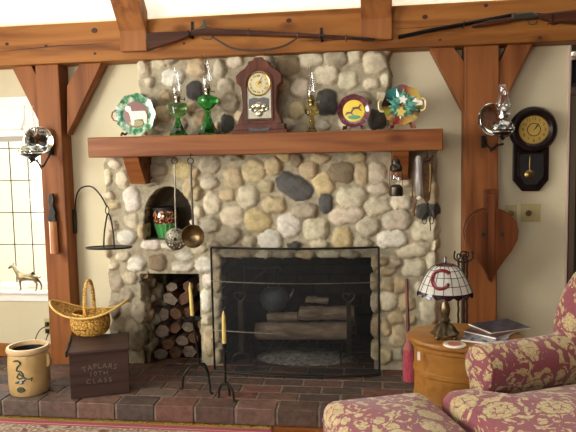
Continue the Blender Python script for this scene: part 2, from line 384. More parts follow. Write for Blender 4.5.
# ================================================================== FIREPLACE
fp = thing('fireplace', 'fieldstone fireplace with raised brick hearth and arched niche', 'fireplace', (0, 0, 0))
CR, WH, TN, GR, DK, BR, YL = C('dccfb2'), C('e6decb'), C('c8b48e'), C('b2a68e'), C('524f49'), C('928066'), C('d6c08e')
BL = C('64625c')
ST = [(115,164,7,4.5,0,CR),(107,178,5,8.5,0,CR),(122,180,7,9.5,0,CR),(108,196,6,4.5,0,CR),(131,200,9,13,8,WH),(114,206,6,4.5,0,TN),(130,222,8,7,0,CR),(126,239,10.5,8,0,WH),(140.5,232,4.5,8,0,TN),
(155.5,170,10.5,7,0,GR),(151,183,7,4,0,GR),(149,246,11,5.5,0,WH),(166,247,8,5,0,WH),(112,226,6,6,0,CR),(180,170,12,9,-20,YL),(187,188,7,12,-20,TN),(168,161,6,4,0,GR),
(207,164,11,10,0,GR),(231.5,178,10,11,0,TN),(252,171,12.5,11,0,TN),(207,183.5,9,6.5,0,CR),(272,166,9,9.5,0,TN),(282,156,8,5,0,YL),(264.5,187,7.5,7,0,TN),(225,196,7.5,6.5,0,TN),(210,204,9,12,0,CR),(246,197.5,11,11.5,0,CR),
(273,205.5,12,9,0,TN),(230.5,217,12,10.5,0,CR),(256,222,14,12,-10,YL),(207,226,11,8,0,GR),(196,212,5,6,0,CR),(227,238,13,9,20,GR),(247,243,7,7,0,CR),(269,241,13,11,0,WH),(194.5,194,5,7,0,TN),(232,157,9,4,0,GR),(193,173,4,5,0,TN),
(295,160,6.5,6.5,0,BR),(308,170,9,9,0,TN),(320,158,10,5,0,TN),(323,184,10,11.5,20,YL),(341,173,13,10.5,0,BR),(293,187,20,12,-28,BL),(325,204,7.5,10,0,BL),(361.5,174,7,11,0,TN),(351,197.5,15,10.5,0,CR),(304.5,211.5,13,8.5,0,GR),
(346,216,18,9,4,CR),(288,226,12.5,12.5,0,WH),(315,230,13,11.5,0,CR),(342,239,10,11,0,YL),(363,244,9,5,0,GR),(319,246,9,4,0,CR),(293,247,7,4,0,DK),(357,158,9,5,0,TN),
(377,173,9,11,0,CR),(378,189,10,6,0,CR),(378,207,13,9,15,CR),(402,202,10,8.5,0,CR),(368,227,12,10,15,CR),(397.5,220.5,14,10.5,0,CR),(392,240,15,9,6,WH),(435,193,6.5,11,0,TN),(423,212,7.5,7.5,0,DK),(436,210.5,6.5,7.5,0,DK),
(427.5,232,15,10.5,0,CR),(405,183,7,5,0,CR),(414,252,16,7,12,CR),(434,263,7,9,0,CR),(414,269,11,9.5,0,CR),(396,264,5,5,0,GR),(382,263,6,5,0,TN),(386,273,9,4.5,0,TN),(387,287,7.5,6.5,0,TN),(401,287,6.5,9,0,TN),
(388.5,303,9,10,0,CR),(407,305,9,8,0,TN),(396,320,7.5,6.5,0,TN),(431,312,10,14,0,CR),(399,339,8.5,11,0,TN),(386,330,5,9,0,TN),(385,359,8,8,0,TN),(424,290,8,7,0,CR),(399,358,6,6,0,GR),(410,322,6,6,0,TN),(414,343,7,10,0,TN),(430,340,9,11,0,CR),
(111,267,8,4.5,0,CR),(122.5,257.5,7.5,5,0,CR),(135,265.5,10,8,0,WH),(155,264,10,9,0,BR),(182,257,10,5,0,WH),(180,268,12,5.5,0,WH),(201.5,266,10,8,0,WH),(206,282,7,7,0,WH),(204,302,6,12,0,WH),(207,344,6.5,16,0,TN),(204,322,6,6,0,CR),
(129,280,8,6.5,0,CR),(116,285,8,10,0,GR),(138,312,8,14,0,GR),(132,338,9,17,0,GR),(113,312,8,10,0,GR),(126,297,7,8,0,GR),(197,249,8,6,0,CR),(114,340,8,14,0,GR),(106,220,5,7,0,CR),(107,240,5,8,0,CR),(106,255,5,5,0,TN),(212,247,7,5,0,GR),
(215,262,5,9,0,TN),(215,285,5,11,0,TN),(215,310,5,11,0,CR),(215,335,5,11,0,TN),(216,358,5,8,0,TN),
(374,285,4.5,8,0,TN),(375,305,5,10,0,CR),(375,330,5,11,0,TN),(375,354,5,10,0,TN),(375,265,4.5,8,0,TN),(438,245,5,8,0,CR),(436,280,5,7,0,TN),
(240,256,11,4,0,TN),(262,256,9,4,0,CR),(283,256,10,4,0,GR),(305,257,9,4,0,TN),(328,256,11,4,0,CR),(350,256,9,4,0,GR),
(141.5,69,7,10,0,CR),(147.5,82,5,5,0,CR),(156,62,7,6,0,CR),(168,59,8,4,0,GR),(170,76,12,8.5,0,WH),(194,66,10,9.5,0,TN),(192,90,9,10,0,DK),(163.5,95,7,6,0,TN),(187.5,108,5,6,0,TN),(197,118,6,9,0,TN),(217,68,6,9,0,CR),(223,84,9,6.5,0,CR),
(226,102,10.5,10,0,GR),(225.5,123,7.5,9,0,DK),(233,60,8,6,0,CR),(160,113,8,8,0,TN),(177,124,8,6,0,GR),(148,104,6,8,0,GR),(287,64,12,11,0,BR),(309.5,58,12,8,0,CR),(335,57,12,8.5,0,GR),(355,54,8,8,0,CR),(375,61,12,11.5,0,CR),(326,74,12,9.5,0,CR),
(347.5,79,9.5,9,0,CR),(300,87,10,10,0,CR),(282,85,6,7,0,TN),(371.5,83,8,5,0,CR),(387,79,6.5,6.5,0,CR),(295.5,109.5,8,8,0,TN),(326,102,11,13,0,DK),(322,125,7,5,0,GR),(377.5,119,9,10,0,DK),(359,98,12,7,0,GR),(383,96,7,5,0,CR),(345,122,7,8,0,CR),(285,124,8,6,0,CR),(262,62,10,8,0,CR),(250,80,9,8,0,TN),(270,80,7,8,0,GR)]
sm = S(-.13)*1.01
stones = []
for (px, py, rx, ry, a, c) in ST:
    px -= 3.5*max(0, min(1, (165-px)/50)); p = W(px, py, -.13); stones.append((p.x, p.z, rx*sm*1.03, ry*sm*1.03, math.radians(a), c))
def norm2(A, B_, st):
    """elliptic distance arrays to the nearest two stones"""
    q1 = np.full(A.shape, 9.); q2 = np.full(A.shape, 9.); idx = np.zeros(A.shape, int)
    for i, (cx, cz, rx, rz, an, c) in enumerate(st):
        dx = A-cx; dz = B_-cz; u = (dx*math.cos(an)+dz*math.sin(an))/rx; v = (-dx*math.sin(an)+dz*math.cos(an))/rz
        q = (np.abs(u)**2.5+np.abs(v)**2.5)**(1/2.5)
        cl = q < q1
        q2 = np.where(cl, q1, np.minimum(q2, q)); idx = np.where(cl, i, idx); q1 = np.where(cl, q, q1)
    return q1, q2, idx
def fill(st, x0, x1, z0, z1, rmin, rmax, tries, bad=lambda x, z: False):
    pal = [CR, TN, GR, WH, CR, TN, BR]
    for k in range(tries):
        x = random.uniform(x0, x1); z = random.uniform(z0, z1); r = random.uniform(rmin, rmax)*(1-.5*k/tries)
        if bad(x, z): continue
        ok = True
        for (cx, cz, rx, rz, an, c) in st:
            dx, dz = x-cx, z-cz; u = (dx*math.cos(an)+dz*math.sin(an))/(rx+r*.95); v = (-dx*math.sin(an)+dz*math.cos(an))/(rz+r*.95)
            if u*u+v*v < 1: ok = False; break
        if ok: st.append((x, z, r*random.uniform(.95, 1.3), r*random.uniform(.8, 1.05), random.uniform(-.4, .4), random.choice(pal)))
def warp(A, B_, amp, f, s):
    return amp*(np.sin(A*f+s)*np.cos(B_*f*1.3+s*2)+.5*np.sin(A*f*2.3+B_*f*1.9+s*3))
def stone_field(st, a0, a1, b0, b1, step, base, depth, mp, hole=None, tint=1.0, mort=C('afa389')):
    na = int((a1-a0)/step)+1; nb = int((b1-b0)/step)+1
    A, B_ = np.meshgrid(np.linspace(a0, a1, na), np.linspace(b0, b1, nb), indexing='ij')
    wa = A+warp(A, B_, .0045, 42, 1)+warp(A, B_, .0012, 120, 5); wb = B_+warp(B_, A, .0045, 40, 2)+warp(B_, A, .0012, 130, 4)
    q1, q2, idx = norm2(wa, wb, st)
    dome = np.clip(1-np.clip(q1, 0, 1)**4.0, 0, 1)**.62; gap = np.clip((q2-q1)/.13, 0, 1); gap = gap*gap*(3-2*gap)
    hs = dome*gap
    rs = rng.uniform(.65, 1.2, len(st))[idx]
    tx = rng.uniform(-1, 1, len(st))[idx]*.12; tz = rng.uniform(-1, 1, len(st))[idx]*.12
    cxs = np.array([s[0] for s in st])[idx]; czs = np.array([s[1] for s in st])[idx]
    bse = base(A, B_); h = bse+depth*hs*rs*(1+(A-cxs)*tx*30+(B_-czs)*tz*30)
    h += (warp(A, B_, .0010, 120, 3)+warp(A, B_, .0007, 260, 7))*(bse > .01)
    cols = np.array([s[5] for s in st])[idx]; jit = (rng.uniform(.88, 1.1, (len(st), 1))*rng.uniform(.97, 1.03, (len(st), 3)))[idx]
    wgt = np.clip(hs*3.0, 0, 1)[..., None]; mcol = np.array(mort)
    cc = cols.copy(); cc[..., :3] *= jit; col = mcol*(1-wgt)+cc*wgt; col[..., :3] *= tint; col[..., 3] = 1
    keep = (bse+depth*hs*1.0) > .006
    if hole is not None: keep &= ~(hole(A, B_) & ~((q1 < .93) & hole_soft(A, B_)))
    return A, B_, h, col, keep
def field_mesh(name, F_, mp, m, parent, skirt=None):
    A, B_, h, col, keep = F_; na, nb = A.shape
    bm = B(); cl = bm.loops.layers.float_color.new('Col'); V = {}
    def gv(i, j):
        if (i, j) not in V: V[(i, j)] = bm.verts.new(mp(A[i, j], B_[i, j], h[i, j]))
        return V[(i, j)]
    for i in range(na-1):
        for j in range(nb-1):
            if keep[i, j] and keep[i+1, j] and keep[i, j+1] and keep[i+1, j+1]:
                f = bm.faces.new((gv(i, j), gv(i+1, j), gv(i+1, j+1), gv(i, j+1)))
                for lp, (a, b) in zip(f.loops, ((i, j), (i+1, j), (i+1, j+1), (i, j+1))): lp[cl] = col[a, b]
    if skirt:
        be = [e for e in bm.edges if len(e.link_faces) == 1]
        ec = {v.index: v for v in bm.verts}
        vc = {}
        for e in be:
            for lp in e.link_loops: vc[lp.vert] = tuple(lp[cl]); vc[lp.link_loop_next.vert] = tuple(lp.link_loop_next[cl])
        g = bmesh.ops.extrude_edge_only(bm, edges=be)
        nv = [x for x in g['geom'] if isinstance(x, bmesh.types.BMVert)]
        for f in [x for x in g['geom'] if isinstance(x, bmesh.types.BMFace)]:
            c = next((vc[v] for v in f.verts if v in vc), (.4, .35, .28, 1))
            for lp in f.loops: lp[cl] = c
        for v in nv: v.co = skirt(v.co)
    return obj(name, bm, m, parent, smooth=True, auto=False)

# outline of the chimney, openings (all in wall metres)
lx0, lx1 = W(102.5, 250, -.1).x, W(440, 250, -.1).x; ux0, ux1 = W(134, 90, -.1).x, W(393, 90, -.1).x
zm = 1.40
fx0, fx1, fz1 = W(221, 300, -.1).x, W(373, 300, -.1).x, W(300, 259, -.1).z          # firebox
gx0, gx1, gz1 = W(140.5, 300, -.1).x, W(198, 300, -.1).x, W(170, 275, -.1).z          # log niche
nx0, nx1, nz0 = W(143, 215, -.1).x, W(191, 215, -.1).x, W(165, 240, -.1).z; nz1 = W(165, 187, -.1).z
def base(A, Z):
    def sd(x0, x1, z0, z1): return np.minimum(np.minimum(A-x0, x1-A), np.minimum(Z-z0, z1-Z))
    d = np.maximum(sd(lx0, lx1, -1, zm+.05), sd(ux0, ux1, zm-.3, 5)) + warp(A, Z, .008, 30, 2)
    s = np.clip(d/.03, 0, 1); return .075*s*s*(3-2*s)
def arch(A, Z, e=0):
    cx = (nx0+nx1)/2; hw = (nx1-nx0)/2+e; zc = nz0+.12
    top = zc+(nz1-zc)*np.sqrt(np.clip(1-((A-cx)/hw)**2, 0, 1))
    return (np.abs(A-cx) < hw) & (Z > nz0-e) & (Z < top+e)
def hole(A, Z):
    return ((A > fx0) & (A < fx1) & (Z < fz1)) | ((A > gx0) & (A < gx1) & (Z < gz1)) | arch(A, Z)
def badp(x, z):
    return bool(hole(np.array(x), np.array(z))) or float(base(np.array(x), np.array(z))) < .05
def hole_soft(A, Z):  # stones may overhang the edges of the openings a little
    e = .022
    core = ((A > fx0+e) & (A < fx1-e) & (Z < fz1-e)) | ((A > gx0+e) & (A < gx1-e) & (Z < gz1-e)) | arch(A, Z, -e)
    return ~core
fill(stones, lx0, lx1, .1, 1.9, .026, .045, 500, badp)
Fd = stone_field(stones, lx0-.06, lx1+.06, HZ-.01, 1.9, .0062, base, .031, None, hole)
field_mesh('stone_chimney_breast', Fd, lambda a, b, h: (a, -h, b), stone_m, fp, skirt=lambda c: Vector((c.x, min(.02, c.y+.2), c.z)))
# log niche: stone jamb on the left, dark back
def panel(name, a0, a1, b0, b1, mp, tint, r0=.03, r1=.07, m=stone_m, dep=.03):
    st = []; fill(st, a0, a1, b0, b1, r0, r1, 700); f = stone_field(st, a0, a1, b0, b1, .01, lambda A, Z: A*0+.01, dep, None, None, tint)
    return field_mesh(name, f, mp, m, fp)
panel('niche_jamb', -.075, .38, HZ, gz1+.02, lambda a, b, h: (gx0-.022+h+max(0, a)*.05, a-.01, b), .9, .045, .085, stone_m, .05)  # jamb stones toned darker, recess shade put into their colour
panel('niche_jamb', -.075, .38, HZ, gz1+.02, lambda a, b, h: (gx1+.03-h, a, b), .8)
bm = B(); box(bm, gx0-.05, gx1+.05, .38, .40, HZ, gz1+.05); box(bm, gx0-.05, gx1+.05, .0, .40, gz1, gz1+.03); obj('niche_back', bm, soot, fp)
# arched niche liner: rough stone barrel
bm = B(); cl = bm.loops.layers.float_color.new('Col'); cx = (nx0+nx1)/2; hw = (nx1-nx0)/2+.004; zc = nz0+.12; rings = []
for j in range(14):
    y = -.07+j*.024; sc = 1-.0*j; shrink = max(0, (j-9)/5)**2*.5
    ring = []
    for i in range(41):
        t_ = i/40
        if t_ < .18: p = (cx-hw, nz0+(zc-nz0)*t_/.18)
        elif t_ > .82: p = (cx+hw, nz0+(zc-nz0)*(1-t_)/.18)
        else:
            a = PI*(1-(t_-.18)/.64); p = (cx+hw*math.cos(a), zc+(nz1+.004-zc)*math.sin(a))
        n_ = noise.noise(Vector((p[0]*22, y*22, p[1]*22)))*.012
        ring.append(bm.verts.new((cx+(p[0]-cx)*(1-shrink)+n_, y, zc+(p[1]-zc)*(1-shrink*.8)+n_)))
    rings.append(ring)
for a, b in zip(rings, rings[1:]):
    for i in range(40):
        f = bm.faces.new((a[i], a[i+1], b[i+1], b[i]))
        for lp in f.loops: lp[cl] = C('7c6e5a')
f = bm.faces.new(rings[-1])
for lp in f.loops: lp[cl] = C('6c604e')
f = bm.faces.new([bm.verts.new(v) for v in ((nx0-.01, -.09, nz0), (nx1+.01, -.09, nz0), (nx1+.01, .27, nz0), (nx0-.01, .27, nz0))])
cbk = B(); box(cbk, nx0-.1, nx1+.1, .27, .30, nz0-.1, nz1+.1); box(cbk, nx0-.1, nx1+.1, .0, .30, nz0-.06, nz0-.03); obj('niche_back', cbk, soot, fp)  # unseen slabs added behind the niche to keep sky light out
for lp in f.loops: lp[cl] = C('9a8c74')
obj('arched_niche', bm, stone_m, fp, smooth=True, auto=False)
# firebox
bm = B(); cl = bm.loops.layers.float_color.new('Col')
def cbox(bm, x0, x1, y0, y1, z0, z1, c, mtx=None):
    nf = len(bm.faces); box(bm, x0, x1, y0, y1, z0, z1, mtx=mtx); bm.faces.ensure_lookup_table()
    for f in bm.faces[nf:]:
        for lp in f.loops: lp[cl] = c
def sootc(): v = random.uniform(.5, 1.3); return (.020*v, .017*v, .014*v, 1)
zrow = HZ; k = 0
fb1 = .42
while zrow < fz1+.02:
    x = fx0-.02-(.1 if k % 2 else 0)
    while x < fx1+.02:
        cbox(bm, max(x, fx0-.05), min(x+.2, fx1+.05), fb1, fb1+.06, zrow, zrow+.06, sootc()); x += .208
    y = -.05-(.1 if k % 2 else 0)
    while y < fb1:
        ya, yb = max(y, -.06), min(y+.2, fb1)
        if yb > ya:
            cbox(bm, fx0-.06, fx0-.002, ya, yb, zrow, zrow+.06, sootc()); cbox(bm, fx1+.002, fx1+.06, ya, yb, zrow, zrow+.06, sootc())
        y += .208
    zrow += .067; k += 1
cbox(bm, fx0-.052, fx0-.008, -.04, fb1+.05, HZ, fz1+.03, (.01, .01, .01, 1)); cbox(bm, fx1+.008, fx1+.052, -.04, fb1+.05, HZ, fz1+.03, (.01, .01, .01, 1))
cbox(bm, fx0-.05, fx1+.05, fb1+.01, fb1+.05, HZ, fz1+.03, (.01, .01, .01, 1))
cbox(bm, fx0-.05, fx1+.05, .02, fb1+.05, fz1+.03, fz1+.06, (.01, .01, .01, 1)); cbox(bm, fx0-.02, fx1+.02, -.06, .05, fz1+.002, fz1+.05, (.02, .018, .016, 1))
for q in ((cL-.06, cR+.06, .70, .76, 0, 1.3), (cL-.06, cL-.01, .121, .70, 0, 1.3), (cR+.01, cR+.06, .121, .70, 0, 1.3), (cL-.06, cR+.06, .121, .76, 1.3, 1.34)): cbox(bm, *q, (.02, .018, .016, 1))  # unseen shell added behind the chimney to block sky light
obj('firebox', bm, soot_brick, fp, bevel=.004)
# brick hearth
bm = B(); cl = bm.loops.layers.float_color.new('Col')
def brickc():
    b = random.choice([C('6a5348'), C('6e5448'), C('5e4e47'), C('74564a'), C('584c46'), C('68564c'), C('7a5446'), C('625048')]); v = random.uniform(.62, .98)
    return (b[0]*v, b[1]*v, b[2]*v, 1)
HX0, HX1, HY = -2.75, .42, -.70
cbox(bm, HX0, HX1, HY+.006, .02, 0.001, HZ-.005, C('857868')); cbox(bm, fx0-.04, fx1+.04, 0, .43, .02, HZ-.005, C('3c342e')); cbox(bm, gx0-.04, gx1+.04, 0, .40, .02, HZ-.005, C('3c342e'))
x = HX0; bw = .207
while x < HX1-.01:
    cbox(bm, x, min(x+bw-.011, HX1), HY, HY+.115, .002, HZ+.001, brickc()); x += bw
row = 0; y = HY+.126
while y < .42:
    x = HX0-(row % 2)*.105
    while x < HX1:
        a, b = max(x, HX0), min(x+.205, HX1)
        c = brickc()
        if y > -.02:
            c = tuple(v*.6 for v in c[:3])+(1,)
            if not ((a > fx0-.15 and b < fx1+.15) or (a > gx0-.15 and b < gx1+.15)): x += .215; continue
            if a < fx0-.02 and b > fx0-.02: a = fx0-.02
            if b > fx1+.02 and a < fx1+.02 : b = fx1+.02
            if a < gx0: a = gx0-.02
            if gx1+.02 < b < fx0-.02: b = gx1+.02
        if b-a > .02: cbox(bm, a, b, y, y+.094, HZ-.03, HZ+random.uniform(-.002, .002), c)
        x += .215
    y += .103; row += 1
obj('hearth', bm, brick_m, fp, bevel=.004)

# mantel
mt = thing('mantel_shelf', 'thick reddish timber mantel shelf across the stone chimney', 'mantel', (0, -.08, 1.336))
mx0, mx1 = W(87.5, 148, -.34).x, W(443, 140, -.34).x
bm = B(); box(bm, mx0, mx1, -.26, .0, 0, .110); obj('shelf', bm, mantel_m, mt, bevel=.006)
def corbel(xp0, xp1, nm):
    bm = B(); x0 = W(xp0, 160, -.27).x; x1 = W(xp1, 160, -.27).x
    yz = [(0.02, 0), (-.20, 0), (-.19, -.03), (-.10, -.155), (.02, -.155)]
    a = [bm.verts.new((x0, y, z)) for y, z in yz]; b = [bm.verts.new((x1, y, z)) for y, z in yz]
    bm.faces.new(a); bm.faces.new(b[::-1])
    for i in range(5): bm.faces.new((a[i], a[(i+1) % 5], b[(i+1) % 5], b[i]))
    obj('corbel', bm, mantel_m, mt, bevel=.003)
corbel(123.5, 139, 'l'); corbel(392, 409, 'r')


# ================================================================== THINGS ON THE MANTEL
MZ = 1.446
def on(px, Y, z): # point at pixel column px, depth Y, height z
    p = W(px, 200, Y)
    for _ in range(4):
        q = p.copy(); q.z = z; d = q-CAM; yy = 216-F*d.dot(AX[1])/d.dot(AX[2]); p = W(px, yy, Y)
    return Vector((p.x, Y, z))
def fromcurve(n, f): return [f(2*PI*i/n) for i in range(n)]
# --- sheep plate
def plate_stand(t, w, h, wd, tilt=0):
    for s in (-1, 1):
        bm = B(); tube(bm, spline([(s*w*1.05, -.050, .005), (s*w*.95, -.048, .022), (s*w*.8, -.030, .014), (s*w*.7, .0, h*.5), (s*w*.6, .018, h)]), .0062, 6); obj('stand_leg', bm, wd, t, smooth=True)
    bm = B(); tube(bm, [(-w*.7, -.002, h*.45), (w*.7, -.002, h*.45)], .004, 6); obj('cross_bar', bm, wd, t, smooth=True)
def disc(bm, cx, cz, rx, rz, y0, y1, n=24, lob=0, k=0, rot=0):
    pts = []
    for i in range(n):
        a = 2*PI*i/n; q = 1+lob*math.cos(k*a); x = rx*q*math.cos(a); z = rz*q*math.sin(a)
        pts.append((cx+x*math.cos(rot)-z*math.sin(rot), cz+x*math.sin(rot)+z*math.cos(rot)))
    prism(bm, pts, y0, y1)
cm = {}
def col(name, h, rough=.25, h2=None, **k):
    if name not in cm: cm[name] = mat(name, h, h2 or h, rough=rough, **k)
    return cm[name]
def dish(bm, prof, seg=48, lob=0, k=0, c=(0, 0, 0)):
    """shallow dish facing -y; prof [(r, depth toward viewer)]"""
    rings = []
    for r, d in prof:
        rings.append([bm.verts.new((c[0]+r*(1+lob*(r/prof[-1][0])**3*math.cos(k*2*PI*i/seg))*math.cos(2*PI*i/seg), c[1]-d, c[2]+r*(1+lob*(r/prof[-1][0])**3*math.cos(k*2*PI*i/seg))*math.sin(2*PI*i/seg))) for i in range(seg)])
    for a, b in zip(rings, rings[1:]):
        for i in range(seg): bm.faces.new((a[i], a[(i+1) % seg], b[(i+1) % seg], b[i]))
    bm.faces.new(rings[0])
    back = [bm.verts.new((v.co.x*.96+c[0]*.04, v.co.y+prof[-1][1]+.003, v.co.z*.96+c[2]*.04)) for v in rings[-1]]
    for i in range(seg): bm.faces.new((rings[-1][i], rings[-1][(i+1) % seg], back[(i+1) % seg], back[i]))
    bm.faces.new(back)
tiltx = lambda t, a=-.16: setattr(t, 'rotation_euler', (a, 0, 0))
p = on(137.5, -.2, MZ); s = SC(p)
t = thing('display_plate', 'green scalloped plate with a white sheep, on a little wooden easel', 'plate', p+Vector((0, 0, .003)))
R = 20.5*s; zc = 22*s
bm = B(); dish(bm, [(.001, .004), (R*.55, .004), (R*.62, .010), (R*.8, .016), (R, .022)], 96, .035, 9, (0, 0, zc)); pl = obj('plate', bm, mat('green_majolica_rim', '2f7a50', 'cfdcc0', rough=.15, scale=(38, 38, 38), coat=.6, lo=.42, hi=.66), t, smooth=True)
bm = B(); disc(bm, 0, zc, R*.63, R*.63, -.0125, -.003, 40); obj('centre_medallion', bm, col('plum_glaze', '6c3c38', h2='7e4a42'), pl)
bm = B()
prism(bm, [(x*s*1.25, zc+z*s*1.3) for x, z in [(-9, 5), (-7, 7), (-4, 6), (-3, 2.5), (4, 2.6), (8, 2.5), (9.5, -1), (9, -7), (7, -7), (6, -3.5), (-1, -4), (-1.5, -8), (-3.5, -8), (-4.5, -2), (-5.5, 1.5), (-8, 3)]], -.0165, -.011)
obj('sheep', bm, white_c, pl, bevel=.001)
bm = B(); disc(bm, .5*s, zc-8.6*s, 7.5*s, 3*s, -.0155, -.011); obj('grass_mound', bm, col('olive_glaze', '8c8a4a'), pl)
bm = B(); tube(bm, [(-R*.95, -.02, zc+R*.25), (-R*1.16, -.02, zc+R*.12), (-R*1.2, -.02, zc-R*.08), (-R*1.1, -.02, zc-R*.25), (-R*.9, -.02, zc-R*.3)], .004, 6); obj('handle', bm, col('brown_glaze', '8a5a48'), pl, smooth=True)
plate_stand(t, R*.62, R*.8, col('easel_wood', '6e3c1e', .4))
# --- yellow deer plate
p = on(354, -.2, MZ); s = SC(p)
t = thing('display_plate', 'small yellow plate with a running deer and a plum rim, on a dark easel', 'plate', p+Vector((0, 0, .003)))
R = 16.3*s; zc = 20*s
bm = B(); dish(bm, [(.001, .004), (R*.62, .004), (R*.68, .012), (R, .020)], 64, .015, 8, (0, 0, zc)); pl = obj('plate', bm, mat('plum_rim', '5c2c3a', '7e4c50', rough=.12, scale=(40, 40, 40), coat=.8), t, smooth=True)
bm = B(); disc(bm, 0, zc, R*.66, R*.66, -.012, -.003, 40); obj('yellow_centre', bm, col('yellow_glaze', 'e8cc20', .15), pl)
dr = col('brown_figure', '6a3018')
bm = B()
for (ox, oz, q) in ((2.5, 2.5, 1.0), (-4.5, -2, .8)):
    prism(bm, [((ox+x*q)*s, zc+(oz+z*q)*s) for x, z in [(-5, -.5), (-2.5, 1.2), (2, 1.3), (3.6, 3.6), (5.6, 3.4), (4.2, 2), (3.4, -.2), (5.5, -2.6), (4.8, -3), (2, -.8), (-1.5, -.8), (-4.5, -3), (-5.6, -2.6), (-3, -.6)]], -.0145, -.010)
obj('running_deer', bm, dr, pl)
bm = B(); disc(bm, .5*s, zc-6.3*s, 6.5*s, 2.0*s, -.014, -.010); obj('green_ground', bm, col('green_ground_glaze', '4f9a6a'), pl)
plate_stand(t, R*.62, R*.8, col('dark_easel', '4a2414', .4))
# --- teal leaf plate
p = on(402, -.2, MZ); s = SC(p)
t = thing('display_plate', 'large teal leaf-relief plate with red and gold rim and two handles', 'plate', p+Vector((0, 0, .003)))
R = 19.5*s; zc = 24.5*s
m_, n_, l_, b_ = newmat('painted_rim'); b_.inputs['Roughness'].default_value = .12; b_.inputs['Coat Weight'].default_value = .8
tc = n_.new('ShaderNodeTexCoord'); sp = n_.new('ShaderNodeSeparateXYZ'); l_.new(tc.outputs['Object'], sp.inputs[0])
ad = n_.new('ShaderNodeMath'); ad.operation = 'SUBTRACT'; ad.inputs[1].default_value = zc; l_.new(sp.outputs[2], ad.inputs[0])
at = n_.new('ShaderNodeMath'); at.operation = 'ARCTAN2'; l_.new(ad.outputs[0], at.inputs[0]); l_.new(sp.outputs[0], at.inputs[1])
mr = n_.new('ShaderNodeMapRange'); mr.inputs[1].default_value = -PI; mr.inputs[2].default_value = PI; l_.new(at.outputs[0], mr.inputs[0])
rp = ramp(n_, [(0, C('2c1a14')), (.06, C('a89a38')), (.2, C('8e2c34')), (.32, C('c4a050')), (.44, C('2a1c18')), (.56, C('b09a3a')), (.64, C('b89a48')), (.72, C('8c2838')), (.84, C('3c8c84')), (.94, C('2c1c18'))]); 
l_.new(mr.outputs[0], rp.inputs[0]); l_.new(rp.outputs[0], b_.inputs['Base Color'])
bm = B(); dish(bm, [(.001, .006), (R*.5, .006), (R*.8, .014), (R, .020)], 64, .03, 8, (0, 0, zc)); pl = obj('plate', bm, m_, t, smooth=True)
bm = B()
for i in range(14):
    a = 2*PI*i/14+.1; L = R*random.uniform(.7, .9); wdt = R*.13
    x, z = math.cos(a), math.sin(a)
    v = [(x*R*.1, -.012, zc+z*R*.1), (x*L*.55-z*wdt, -.018, zc+z*L*.55+x*wdt), (x*L, -.022, zc+z*L), (x*L*.55+z*wdt, -.018, zc+z*L*.55-x*wdt)]
    vm = bm.verts.new((x*L*.5, -.025, zc+z*L*.5)); q = [bm.verts.new(k) for k in v]
    for j in range(4): bm.faces.new((q[j], q[(j+1) % 4], vm))
obj('teal_leaves', bm, mat('teal_glaze', '1f6f62', '7cc0a8', rough=.12, scale=(60, 60, 60), coat=.8), pl)
for (fx, fz, r_, c_) in ((1, 5, 4.3, 'f0f0e4'), (-1, -7, 5, 'd8c060')):
    bm = B(); pts = []
    for i in range(20):
        a = 2*PI*i/20; q = r_*s*(1 if i % 4 < 2 else .62); pts.append((fx*s+q*math.cos(a), zc+fz*s+q*math.sin(a)))
    prism(bm, pts, -.030, -.018); obj('blossom', bm, col('blossom_'+('white' if r_ < 4.5 else 'gold'), c_), pl, label='white blossom' if r_ < 4.5 else 'yellow blossom')
for sd in (-1, 1):
    bm = B(); tube(bm, spline([(sd*R*.95, -.02, zc+R*.3), (sd*R*1.14, -.022, zc+R*.22), (sd*R*1.17, -.022, zc-R*.1), (sd*R*1.08, -.022, zc-R*.28), (sd*R*.92, -.02, zc-R*.3)], 4), .006, 6); obj('handle', bm, col('cream_handle', 'd8c288'), pl, smooth=True)
plate_stand(t, R*.6, R*.75, col('red_easel', '7c3418', .4))

# --- oil lamps
def oil_lamp(px, prof_foot, font, burn_z, chim_h, cr, gm, fm_, label, flute=0, fn=0):
    p = on(px, -.19, MZ); s = SC(p)
    t = thing('oil_lamp', label, 'lamp', p+Vector((0, 0, .001)), group='oil lamps on the mantel')
    bm = B(); lathe(bm, [(r*s, z*s) for r, z in prof_foot], 24, flute=flute, fn=fn); obj('foot', bm, gm, t, smooth=True)
    bm = B(); lathe(bm, [(r*s, z*s) for r, z in font], 24, flute=flute*.6, fn=fn); obj('font', bm, fm_, t, smooth=True)
    b = burn_z
    bm = B(); lathe(bm, [(r*s, (b+z)*s) for r, z in [(2, -.5), (3.2, 0), (3.2, 1.5), (2.4, 2.2), (2.2, 3.5), (4.2, 4.3), (4.2, 5.2), (3.4, 5.6), (3.0, 8), (2, 10), (.8, 11)]], 18)
    tube(bm, [(2*s, -.0, (b+3)*s), (7.5*s, 0, (b+3)*s)], .6*s, 6); lathe(bm, [(1.6*s, 7.2*s), (1.6*s, 7.8*s)], 12, axis='x', c=(0, 0, (b+3)*s))
    obj('burner', bm, brass if gm is amber_g else col('nickel_burner', 'a8a090', .2, metal=1), t, smooth=True)
    h = chim_h; bm = B()
    lathe(bm, [(r*s, (b+5.2)*s+z*s) for r, z in [(cr*.72, 0), (cr*.8, 1.5), (cr*1.05, h*.2), (cr*1.1, h*.3), (cr*.85, h*.5), (cr*.6, h*.68), (cr*.55, h*.85), (cr*.58, h)]], 20, cap=False)
    obj('chimney', bm, clear, t, smooth=True)
oil_lamp(178.5, [(9, 0), (9.3, 1), (8.5, 3), (6, 7), (3.5, 12), (2, 17), (1.8, 19)], [(1.8, 18), (4.5, 19), (8.2, 21.5), (9, 26), (9.6, 31), (8.6, 32.4), (2.4, 33.5)], 33.5, 28, 4.6, green_g, green_l, 'shorter green glass oil lamp, beside the sheep plate', .05, 8)
